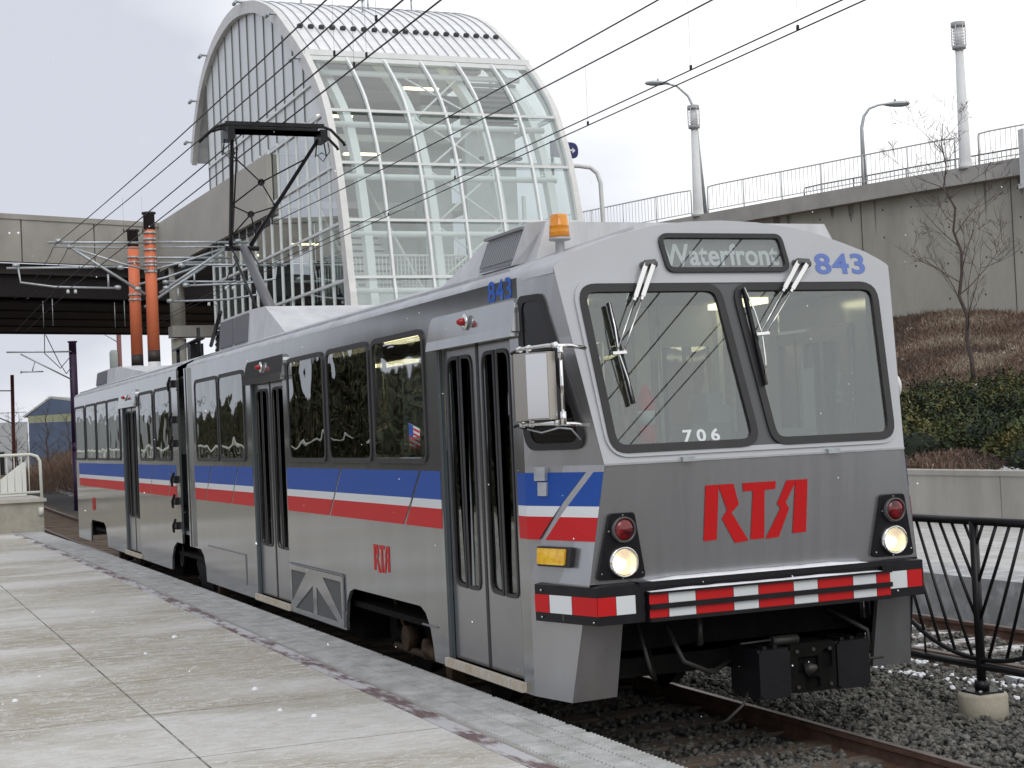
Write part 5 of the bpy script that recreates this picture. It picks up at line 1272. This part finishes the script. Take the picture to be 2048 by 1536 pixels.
# ================================================================= RAMP WALL WITH RAILINGS AND LAMPS
cw = mat('ramp_concrete', (.33, .32, .28), .9, 0, col2=(.45, .435, .385), vs=.9, stretch=(1, 1, .28), bump=.18, bs=10)
cw2 = mat('coping_concrete', (.40, .39, .37), .9, 0, var=.12, vs=1.2, bump=.1)
RP = [(-22, 33.4), (-27.5, 31.5), (-32, 29.75), (-36, 28.35), (-40, 27.1), (-44, 25.85), (-48, 24.7), (-53, 23.3), (-60, 21.5), (-68, 20)]
rw = empty('ramp_wall', 'long tall weathered concrete retaining wall carrying the road ramp above the brown slope', 'retaining wall', (-38, 27.7, 5))
def along(pts, ya, yb, z0, z1, bm):     # ribbon along RP; offset + is away from camera
    for (xa, y_a), (xb, y_b) in zip(pts, pts[1:]):
        d = Vector((xb-xa, y_b-y_a, 0)).normalized(); n_ = Vector((d.y, -d.x, 0))
        if n_.y < 0: n_ = -n_
        a = Vector((xa, y_a, 0)); b = Vector((xb, y_b, 0)); hexa(bm, [a+n_*ya+Vector((0, 0, z0)), b+n_*ya+Vector((0, 0, z0)), b+n_*yb+Vector((0, 0, z0)), a+n_*yb+Vector((0, 0, z0)), a+n_*ya+Vector((0, 0, z1)), b+n_*ya+Vector((0, 0, z1)), b+n_*yb+Vector((0, 0, z1)), a+n_*yb+Vector((0, 0, z1))])
bm = bmesh.new(); along(RP, .25, .9, 1, 9.62, bm); bmesh.ops.remove_doubles(bm, verts=bm.verts, dist=.01); link('wall', bm, cw, rw)
def wall_pt(s, z, out=.0):
    a = lerpRP(s); b = lerpRP(s+.1); d = (b-a).normalized(); n_ = Vector((d.y, -d.x, 0)); n_ = n_ if n_.y > 0 else -n_
    return a+n_*(.25-out)+Vector((0, 0, z)), n_
def wall_details():
    bm = bmesh.new(); s = 4
    while s < 42:
        for z in (5.9, 7.1, 8.3, 9.2):
            if random.random() < .7:
                p, n_ = wall_pt(s+random.uniform(-.1, .1), z+random.uniform(-.05, .05)); tube(bm, [p-n_*.012, p+n_*.02], .035, 7)
        s += 1.35
    o = link('tie_hole', bm, mat('tie_dark', (.07, .065, .055), .9), rw); o['kind'] = 'stuff'
    for s in range(5, 44, 6):
        bm = bmesh.new(); p, n_ = wall_pt(s, 3.0); q, _ = wall_pt(s, 9.6); bar(bm, p-n_*.004, q-n_*.004, .03, .02, (1, .35, 0)); link('wall_joint', bm, MATS['tie_dark'], rw)
    for _ in range(18):
        s = random.uniform(4, 42); p, n_ = wall_pt(s, 9.6); L_ = random.uniform(.3, 1.8); w_ = random.uniform(.03, .16); bm = bmesh.new(); d = Vector((-n_.y, n_.x, 0)); f0 = p-n_*.006
        v = [bm.verts.new(f0-d*w_), bm.verts.new(f0+d*w_), bm.verts.new(f0+d*w_*.6+Vector((0, 0, -L_*.6))), bm.verts.new(f0+Vector((0, 0, -L_))), bm.verts.new(f0-d*w_*.7+Vector((0, 0, -L_*.5)))]
        bm.faces.new(v); link('water_stain', bm, mat('stain', (.22, .21, .185), .9, 0, var=.25, vs=3, stretch=(2, 2, .3)), rw)
bm = bmesh.new(); along(RP, -.15, 1.4, 9.60, 10.16, bm); link('coping', bm, cw2, rw)
bm = bmesh.new(); along(RP, 1.4, 14, 9.7, 10.0, bm); link('roadway', bm, mat('asphalt', (.05, .05, .05), .9), rw)
def lerpRP(s):
    acc = 0
    for a, b in zip(RP, RP[1:]):
        d = math.dist(a, b)
        if acc+d >= s: t = (s-acc)/d; return Vector((a[0]+(b[0]-a[0])*t, a[1]+(b[1]-a[1])*t, 0))
        acc += d
    return Vector((*RP[-1], 0))
LT = sum(math.dist(a, b) for a, b in zip(RP, RP[1:]))
wall_details()
def near_s(x):
    s = 0
    while s < LT and lerpRP(s).x > x: s += .1
    return s
sA, sB = near_s(-33.6), near_s(-45.2)     # the two light columns
railw = mat('railing_white', (.62, .63, .64), .5, .1)
def railing(s0, s1, lab, z=10.16, h=1.07, back=.0, m=railw, sp=.19, bays=2.0):
    t = empty('ramp_railing', lab, 'railing', lerpRP(s0)+Vector((0, 0, z)), 'ramp railings')
    n_ = max(1, round((s1-s0)/bays)); off = Vector((.3*back, .95*back, 0))
    pts = [lerpRP(s0+(s1-s0)*i/24)+off for i in range(25)]
    bm = bmesh.new(); tube(bm, [pts[0]+Vector((0, 0, z+.02)), pts[0]+Vector((0, 0, z+h-.12))]+[pts[0]+Vector((-.03, 0, z+h-.03))]+[p+Vector((0, 0, z+h)) for p in pts[1:-1]]+[pts[-1]+Vector((.03, 0, z+h-.03)), pts[-1]+Vector((0, 0, z+h-.12)), pts[-1]+Vector((0, 0, z+.02))], .028, 6); link('handrail', bm, m, t)
    bm = bmesh.new(); tube(bm, [p+Vector((0, 0, z+.14)) for p in pts], .02, 5); link('lower_rail', bm, m, t)
    for i in range(1, n_):
        p = lerpRP(s0+(s1-s0)*i/n_)+off; bm = bmesh.new(); tube(bm, [p+Vector((0, 0, z-.02)), p+Vector((0, 0, z+h))], .026, 6); link('post', bm, m, t)
    bm = bmesh.new(); s = s0+sp
    while s < s1-.05:
        p = lerpRP(s)+off; tube(bm, [p+Vector((0, 0, z+.14)), p+Vector((0, 0, z+h))], .012, 4, cap=False); s += sp
    o = link('balusters', bm, m, t); o['kind'] = 'stuff'
railing(near_s(-24), sA-.45, 'white ramp railing right of the tall light column at far right')
railing(sA+.45, sB-.45, 'long white ramp railing between the two light columns')
railing(sB+.45, LT-1, 'white ramp railing left of the smaller light column, running down to the station')
railing(near_s(-23), near_s(-43), 'grey traffic barrier railing along the far side of the ramp footpath', z=10.1, h=.74, back=2.4, m=mat('barrier_grey', (.16, .17, .18), .6), sp=.17, bays=2.4)
def light_column(s, lab, h, r0):
    p = lerpRP(s)+Vector((-.05, -.05, 10.1)); t = empty('light_column', lab, 'lamp column', p, 'white light columns on the ramp')
    bm = bmesh.new(); lathe(bm, [(r0*1.15, 0), (r0*1.15, .10), (r0*1.04, .14), (r0, .3), (r0*.66, h-.98)], p, 22); link('shaft', bm, whitep, t)
    bm = bmesh.new(); lathe(bm, [(r0*.70, h-.98), (r0*.62, h-.93), (r0*1.12, h-.90), (r0*1.16, h-.80)], p, 22); link('collar', bm, mat('collar_grey', (.40, .41, .42), .5), t)
    lan = sub('lantern', p+Vector((0, 0, h-.8)), t)
    bm = bmesh.new(); lathe(bm, [(r0*.62, h-.80), (r0*.62, h-.14)], p, 16); link('diffuser', bm, mat('diffuser', (.85, .87, .9), .3), lan)
    bm = bmesh.new()
    for k in range(6): lathe(bm, [(r0*1.16, h-.74+k*.10), (r0*1.24, h-.73+k*.10), (r0*1.16, h-.72+k*.10), (r0*1.08, h-.73+k*.10)], p, 18, cap=False)
    for k in range(6): a = k*1.047; q = p+Vector((math.cos(a)*r0*1.15, math.sin(a)*r0*1.15, 0)); tube(bm, [q+Vector((0, 0, h-.82)), q+Vector((0, 0, h-.1))], .014, 5)
    link('cage', bm, whitep, lan)
    bm = bmesh.new(); lathe(bm, [(r0*1.16, h-.15), (r0*1.2, h-.12), (r0*1.2, h), (r0*.2, h+.02)], p, 22); link('cap', bm, MATS['collar_grey'], lan)
light_column(sA, 'tallest white tapered light column with caged lantern at the far right', 4.95, .20)
light_column(sB, 'shorter white tapered light column with caged lantern in the middle right', 4.40, .20)
def street_lamp(pts, r_, head, hd, lab, base):
    t = empty('street_lamp', lab, 'street lamp', base, 'curved arm street lamps')
    bm = bmesh.new(); tube(bm, pts, r_, 8); link('pole', bm, steel, t)
    bm = bmesh.new(); c = Vector(head); d = Vector(hd).normalized(); prf = [(.02, 0), (.08, .15), (.14, .45), (.15, .75), (.10, 1.0), (.02, 1.08)]
    rings = []
    for rr_, h_ in prf:
        rings.append([bm.verts.new(c+d*h_+Vector((-d.y, d.x, 0))*math.cos(k*.785)*rr_*1.5+Vector((0, 0, 1))*math.sin(k*.785)*rr_*.8) for k in range(8)])
    for a, b in zip(rings, rings[1:]):
        for k in range(8): bm.faces.new((a[k], a[(k+1) % 8], b[(k+1) % 8], b[k]))
    bm.faces.new(rings[0]); bm.faces.new(rings[-1]); tube(bm, [c+d*.5+Vector((0, 0, .1)), c+d*.5+Vector((0, 0, .2))], .05, 6)
    link('lamp_head', bm, mat('lamp_head', (.45, .48, .49), .5, .3), t)
street_lamp([(-42.3, 31.16, 10.0), (-42.3, 31.16, 13.2), (-42.25, 31.25, 13.65), (-42.15, 31.45, 13.95), (-42.0, 31.8, 14.08), (-41.9, 32.0, 14.09)], [.13, .07, .06, .05, .045, .04], (-41.9, 31.9, 14.07), (.4, 1, 0), 'grey street lamp with a curved arm pointing right above the ramp', (-42.3, 31.16, 10))
street_lamp([(-51.6, 29.4, 10), (-51.7, 29.2, 14.2), (-51.7, 29.15, 15.7), (-51.85, 28.9, 16.4), (-52.0, 28.45, 16.85), (-52.1, 28.1, 16.95), (-52.2, 27.6, 17.05)], [.13, .08, .06, .055, .05, .045, .04], (-52.05, 28.1, 16.98), (-.35, -1, .03), 'grey street lamp with a curved arm pointing left above the smaller light column', (-51.6, 29.4, 10))
# blue round-ended sign and bent white pipe beside the station
sp_ = empty('direction_sign', 'dark blue round ended sign with a white arrow showing past the station edge', 'sign', (-35.8, 15.3, 10))
sm_ = lambda u, v, w: Vector((-35.8-.25*u+w, 15.62+u*.97, 10.75+v))
P('board', mat('sign_blue', (.015, .018, .13), .5), sp_, rnd([(-.9, -.25), (.20, -.25), (.20, .25), (-.9, .25)], [.0, .25, .25, .0], 8), [], sm_, .06)
bm = bmesh.new(); plate(bm, [Vector(q) for q in ((-.18, -.025), (-.04, -.025), (-.04, -.09), (.08, 0), (-.04, .09), (-.04, .025), (-.18, .025))], [], sm_, .004, .062); link('arrow', bm, white, sp_)
bm = bmesh.new(); tube(bm, [(-36.0, 15.0, 10.0), (-36.0, 15.0, 10.9)], .05, 8); link('post', bm, steel, sp_)
bm = bmesh.new(); tube(bm, [(-35.9, 13.7, 10.28), (-35.7, 15.75, 10.26), (-35.6, 16.12, 10.2), (-35.55, 16.32, 10.02), (-35.5, 16.4, 9.7), (-35.4, 16.5, 2.0)], .07, 10)
tag(link('bent_pipe', bm, whitep), 'white bent pipe post standing right of the glass station', 'pipe post')
bm = bmesh.new(); box(bm, -31.45, 29.45, 9.2, -31.2, 29.95, 11.0); box(bm, -31.5, 29.4, 9.1, -31.15, 29.7, 9.25)
tag(link('ramp_pier', bm, whitep), 'white boxy post fixed to the ramp coping at the right edge of the photo', 'post')

# ================================================================= BARE TREE
barkm = mat('bark', (.085, .065, .06), .9, 0, var=.3, vs=12)
def bare_tree(base, top, name, lab, rbase, seeds, levels=4, group=None, extra=()):
    random.seed(seeds); t = empty(name, lab, 'tree', base, group)
    V0 = Vector(base); V1 = Vector(top); H = (V1-V0).length; trunk = bmesh.new(); crown = bmesh.new()
    pts = []; n_ = 12
    for i in range(n_+1):
        s = i/n_; pts.append(V0.lerp(V1, s)+Vector((random.gauss(0, .012), random.gauss(0, .012), 0))*H*(.3+s))
    tube(trunk, pts, [rbase*(1-.93*i/n_)+.004 for i in range(n_+1)], 8)
    def branch(p, d, L_, r_, lv):
        k = 6; q = [p]; dd = d.copy()
        for i in range(k):
            dd = (dd+Vector((random.gauss(0, .10), random.gauss(0, .10), random.gauss(.05, .06)))).normalized(); q.append(q[-1]+dd*L_/k)
        tube(crown, q, [max(.0032, r_*(1-.85*i/k)) for i in range(k+1)], 5 if lv > 1 else 4, cap=False)
        if lv <= 0: return
        for j in range(random.choice((3, 4, 4, 5)) if lv > 1 else random.choice((2, 3, 4))):
            s = random.uniform(.2, .95); i = min(int(s*k), k-1); c = q[i].lerp(q[i+1], s*k-i)
            a = Vector((random.gauss(0, 1), random.gauss(0, 1), random.gauss(0, .5))).normalized(); nd = (dd*.9+a*.75).normalized()
            branch(c, nd, L_*random.uniform(.35, .6), r_*.42, lv-1)
    for j in range(17):
        s = .20+.78*j/17; i = min(int(s*n_), n_-1); c = pts[i].lerp(pts[i+1], s*n_-i); ang = j*2.4+random.uniform(-.5, .5)
        d = Vector((math.cos(ang), math.sin(ang), random.uniform(.45, 1.0))).normalized()
        branch(c, d, H*random.uniform(.26, .42)*(1.15-.75*s), rbase*.36*(1-.6*s), 3 if levels > 3 else 2)
    link('trunk', trunk, barkm, t); link('crown', crown, barkm, t); return t
bare_tree((-21.5, 19.2, 2.7), (-21.9, 18.9, 9.0), 'bare_tree', 'slim leafless young tree in front of the ramp wall at right', .055, 11)
random.seed(5)

# ================================================================= LEFT BACKGROUND
hb = empty('raised_boarding_block', 'raised concrete boarding block with a white railing at the far end of the platform', 'boarding platform', (-30, -2.5, .25))
bm = bmesh.new(); box(bm, -31.8, -9.0, -.3, -28.62, -1.56, .93); link('concrete_block', bm, mat('old_concrete', (.30, .28, .23), .9, 0, col2=(.42, .40, .34), vs=2.5, bump=.3, bs=14), hb)
bm = bmesh.new(); box(bm, -31.9, -9.0, .93, -28.55, -1.5, 1.0); link('top_slab', bm, cpal, hb)
rl = mat('cream_paint', (.66, .67, .60), .5)
bm = bmesh.new()
tube(bm, [(-28.7, -9, 2.02), (-28.7, -1.80, 2.02), (-28.7, -1.66, 1.97), (-28.7, -1.60, 1.86), (-28.7, -1.58, .75)], .035, 10); tube(bm, [(-28.7, -9, 1.15), (-28.7, -1.6, 1.15)], .03, 8)
for y in (-2.62, -3.7, -4.8): tube(bm, [(-28.7, y, .7), (-28.7, y, 2.02)], .035, 8)
for y in (-1.62, -2.62): tube(bm, [(-28.62, y, .62), (-28.62, y, .80)], .06, 10)
link('railing', bm, rl, hb)
bm = bmesh.new(); y = -1.85
while y > -6: tube(bm, [(-28.7, y, 1.15), (-28.7, y, 2.0)], .011, 5); y -= .16
o = link('railing_bars', bm, rl, hb); o['kind'] = 'stuff'
bm = bmesh.new(); plate(bm, [Vector(q) for q in ((-1.68, 1.02), (-2.35, 1.02), (-2.35, 1.38), (-1.75, 1.83), (-1.68, 1.83))], [], lambda u, v, w: Vector((-31.2+w, u, v)), .06); bmx = bm
tag(link('ramp_side_panel', bmx, mat('panel_white', (.70, .71, .68), .6, 0, var=.05, vs=2)), 'white slanted panel of the boarding ramp behind the railing', 'panel')
bm = bmesh.new(); box(bm, -34.3, -2.2, 1.5, -34.0, -1.93, 2.1); box(bm, -34.2, -2.1, .3, -34.1, -2.03, 1.5); bmesh.ops.bevel(bm, geom=bm.edges[:], offset=.01)
tag(link('trash_bin', bm, black), 'small black bin on a post behind the white railing', 'bin')
bm = bmesh.new(); box(bm, -120, -9, -.33, -31.8, -1.9, -.1); struct(link('lineside', bm, earth))
# reddish signal pole
sgp = empty('red_mast', 'thin reddish mast with two bracket arms at far left', 'mast', (-53.4, 0, -.2))
bm = bmesh.new(); tube(bm, [(-68.95, 1.40, -.3), (-68.95, 1.48, 5.7)], .085, 10); link('shaft', bm, mat('mast_red', (.30, .10, .09), .6), sgp)
bm = bmesh.new(); tube(bm, [(-68.95, 1.45, 4.95), (-68.95, -1.6, 5.05)], .03, 6); tube(bm, [(-68.95, 1.45, 3.4), (-68.95, -1.4, 4.75)], .03, 6); link('arm', bm, steel, sgp)
# telegraph pole with transformer behind the bridge
tp = empty('utility_pole', 'reddish utility pole with a crossarm and transformer seen under the bridge', 'utility pole', (-87.3, 9.3, -.2))
bm = bmesh.new(); tube(bm, [(-87.3, 9.35, -.3), (-87.2, 9.3, 9.6)], .14, 10); link('shaft', bm, mat('pole_red', (.22, .09, .08), .7), tp)
bm = bmesh.new(); tube(bm, [(-87.2, 7.4, 8.95), (-87.2, 10.8, 8.95)], .06, 6); tube(bm, [(-87.2, 8.3, 8.9), (-87.2, 9.25, 8.3)], .03, 5); link('crossarm', bm, steel, tp)
bm = bmesh.new(); lathe(bm, [(.22, 6.6), (.25, 6.7), (.25, 7.7), (.15, 7.85)], (-87.1, 8.95, 0), 12); lathe(bm, [(.22, 6.6), (.25, 6.7), (.25, 7.9), (.15, 8.0)], (-86.9, 12.9, 0), 12); link('transformer', bm, mat('transformer_grey', (.35, .40, .38), .6), tp)
# blue warehouse
wh = empty('blue_warehouse', 'blue gabled metal warehouse with a cream band in the far left distance', 'warehouse', (-110, 10, 0))
wb = mat('warehouse_blue', (.085, .12, .19), .8, 0, var=.06, vs=1); wy = mat('warehouse_cream', (.30, .32, .21), .8)
X = -107; back = Vector((-26, 13, 0))
def wpoly(name, m, pts, d=Vector((-.3, .15, 0))):
    bm = bmesh.new(); a = [bm.verts.new((X, y, z)) for y, z in pts]; b = [bm.verts.new(Vector((X, y, z))+d) for y, z in pts]; n_ = len(pts)
    bm.faces.new(a); bm.faces.new(b[::-1])
    for k in range(n_): bm.faces.new((a[k], b[k], b[(k+1) % n_], a[(k+1) % n_]))
    return link(name, bm, m, wh)
wpoly('lower_wall', wb, [(5.90, -.3), (13.2, -.3), (13.2, 4.1), (5.90, 4.02)])
wpoly('cream_band', wy, [(5.88, 4.03), (13.2, 4.12), (13.2, 4.72), (5.86, 4.50)])
wpoly('gable', wb, [(5.86, 4.51), (13.0, 4.73), (7.42, 5.69)])
wpoly('roof', mat('warehouse_roof', (.40, .41, .40), .7), [(5.6, 4.42), (7.42, 5.70), (13.4, 4.75), (13.4, 4.90), (7.42, 5.86), (5.5, 4.50)], back)
# pale distant viaduct at far left
fv = empty('distant_viaduct', 'pale distant concrete viaduct with a railing behind the masts at far left', 'viaduct', (-160, 0, 0))
bm = bmesh.new(); box(bm, -171, -40, -.3, -170, 12, 5.2); link('wall', bm, mat('hazy_concrete', (.40, .42, .43), .9), fv)
bm = bmesh.new(); box(bm, -170.6, -40, 6.2, -170.5, 12, 6.3)
for i in range(26): box(bm, -170.6, -40+i*2, 5.2, -170.5, -39.9+i*2, 6.3)
link('railing', bm, steel, fv)
# far thin trees and brush
def far_tree(x, y, h, sd, lab, rb=.10): bare_tree((x, y, -.3), (x+random.gauss(0, .3), y+random.gauss(0, .3), h), 'bare_tree', lab, rb, sd, 3, 'bare trees by the warehouse')
for k, (x, y, h, lab) in enumerate(((-98, 4.4, 4.6, 'leafless brown tree at the left corner of the blue warehouse'), (-92, 5.4, 4.8, 'tall leafless tree in front of the left half of the blue warehouse'), (-96, 7.5, 4.4, 'leafless tree in front of the blue warehouse, nearest to the vehicle'), (-100, 2.5, 4.2, 'leafless brown tree standing alone left of the blue warehouse'))): far_tree(x, y, h, 41+k, lab)
random.seed(9)
def ffar():
    x = random.uniform(-100, -76); y = random.uniform(3.6, 12) if random.random() < .8 else random.uniform(-3, 4)
    return x, y, -.3+random.random()*2.1*min(1, max(.25, (y-2)/5)), 2.6
tufts('far_scrub', 2600, ffar, [mat('scrub_a', (.20, .12, .075), .9), mat('scrub_b', (.26, .18, .13), .9), mat('scrub_c', (.13, .10, .08), .9)], 'brown leafless scrub below the warehouse in the distance', 'scrub', blades)
bm = bmesh.new(); box(bm, -76.3, 6.45, -.3, -75.3, 7.6, 2.2); tag(link('concrete_pier', bm, conc2), 'grey concrete pier beside the far track just left of the vehicle', 'pier')
# trees on the camera's side of the line (they darken the vehicle windows)
nt_leaf = [mat('hedge_leaf_a', (.06, .065, .03), .8), mat('hedge_leaf_b', (.12, .10, .05), .8), mat('hedge_leaf_c', (.035, .038, .02), .8)]
def lot_tree(x, y, h, sd):
    random.seed(sd); t = empty('evergreen_tree', 'dark tree behind the near platform, seen only mirrored in the vehicle windows', 'tree', (x, y, -.3), 'trees mirrored in the windows')
    bm = bmesh.new(); tube(bm, [(x, y, -.3), (x+.1, y, h*.5), (x, y, h*.95)], [.2, .14, .03], 8); link('trunk', bm, barkm, t)
    V = []; Fc = []; MI = []
    for _ in range(2200):
        s = random.random()**.8; r_ = 2.4*(1-s)**.42*random.uniform(.5, 1.1)+.1; a = random.random()*6.28; z = -.25+s*(h+.25); c = Vector((x+math.cos(a)*r_, y+math.sin(a)*r_, z)); b0 = len(V)
        u = Vector((random.gauss(0, 1), random.gauss(0, 1), random.gauss(0, 1))).normalized()*.34; w_ = u.cross(Vector((.3, .5, .8))).normalized()*.16
        V += [c-u, c+w_, c+u, c-w_]; Fc.append([b0, b0+1, b0+2, b0+3]); MI.append(random.choice((0, 0, 1, 2)))
    me = bpy.data.meshes.new('crown'); me.from_pydata(V, [], Fc)
    for m in nt_leaf: me.materials.append(m)
    me.polygons.foreach_set('material_index', MI); o = bpy.data.objects.new('crown', me); COL.objects.link(o); o.parent = t; o.matrix_parent_inverse = parent_world(t).inverted()
for i in range(5): lot_tree(-40-i*3.4, -16+(i % 3)*.6, 5.1+((i*53) % 7)*.17, 100+i)
src_ = [o for o in COL.objects if o.name.startswith('evergreen_tree')]
for i in range(27):
    s0 = src_[i % 5]; c = s0.copy(); COL.objects.link(c); c.location = (-58-i*3.6, -16.2+((i*37) % 5)*.5-.03*i, -.3)
    for ch in list(s0.children):
        d = ch.copy(); COL.objects.link(d); d.parent = c
random.seed(21)
# platform sign seen through the cab windows
ps = empty('station_name_sign', 'white station name sign on two posts on the far platform, seen through the cab window', 'sign', (-10.5, 8, .25))
bm = bmesh.new(); box(bm, -10.55, 7.98, .25, -10.48, 8.03, 2.33); link('post', bm, whitep, ps)
sf = lambda u, v, w: Vector((-10.95+u, 8.0+.12*u-w, 2.31+v))
P('board', mat('sign_grey_blue', (.10, .13, .16), .6), ps, rect(-.12, 0, 1.0, .40), [], sf, .03)
bm = bmesh.new(); plate(bm, rect(-.12, .385, 1.0, .41), [], sf, .01, .031); plate(bm, rect(-.12, -.01, 1.0, .015), [], sf, .01, .031); link('border', bm, white, ps)
for s, v in (('West Third Street', .235), ('Cleveland Browns', .08)):
    rt = text_w(s, .01); text_mesh(s, .10, lambda a, b, c, v=v: sf(-.08+a, v+b, c), white, ps, 'lettering', off=.034, bold=.012, sx=1.02/(.10*rt))
# falling snow
bm = bmesh.new(); mm_ = cam.matrix_world; k = 0
rs = random.Random(3); V = []; Fc = []
for _ in range(420):
    d = rs.uniform(3.5, 26)**1.0; u = rs.uniform(-.36, .36); v = rs.uniform(-.27, .27); c = mm_ @ Vector((u*d, v*d, -d))
    if c.z < .3 or (c.y > -1.5 and c.x < .35): continue
    r_ = rs.uniform(.0014, .0034); a = Vector((rs.uniform(.4, 1.8), 0, -.8)).normalized()*r_*rs.uniform(1, 2); b0 = len(V); s = Vector((0, 0, 1))*r_; q = Vector((0, 1, 0))*r_
    V += [c-a, c+a, c+s, c-s, c+q, c-q]
    for f in ((0, 2, 4), (2, 1, 4), (1, 3, 4), (3, 0, 4), (2, 0, 5), (1, 2, 5), (3, 1, 5), (0, 3, 5)): Fc.append([b0+i for i in f])
bm.free(); me = bpy.data.meshes.new('falling_snow'); me.from_pydata(V, [], Fc); me.materials.append(mat('snowflake', (.85, .87, .9), .8)); o = bpy.data.objects.new('falling_snow', me); COL.objects.link(o)
stuff(o, 'small flakes of falling snow in the air', 'snow')
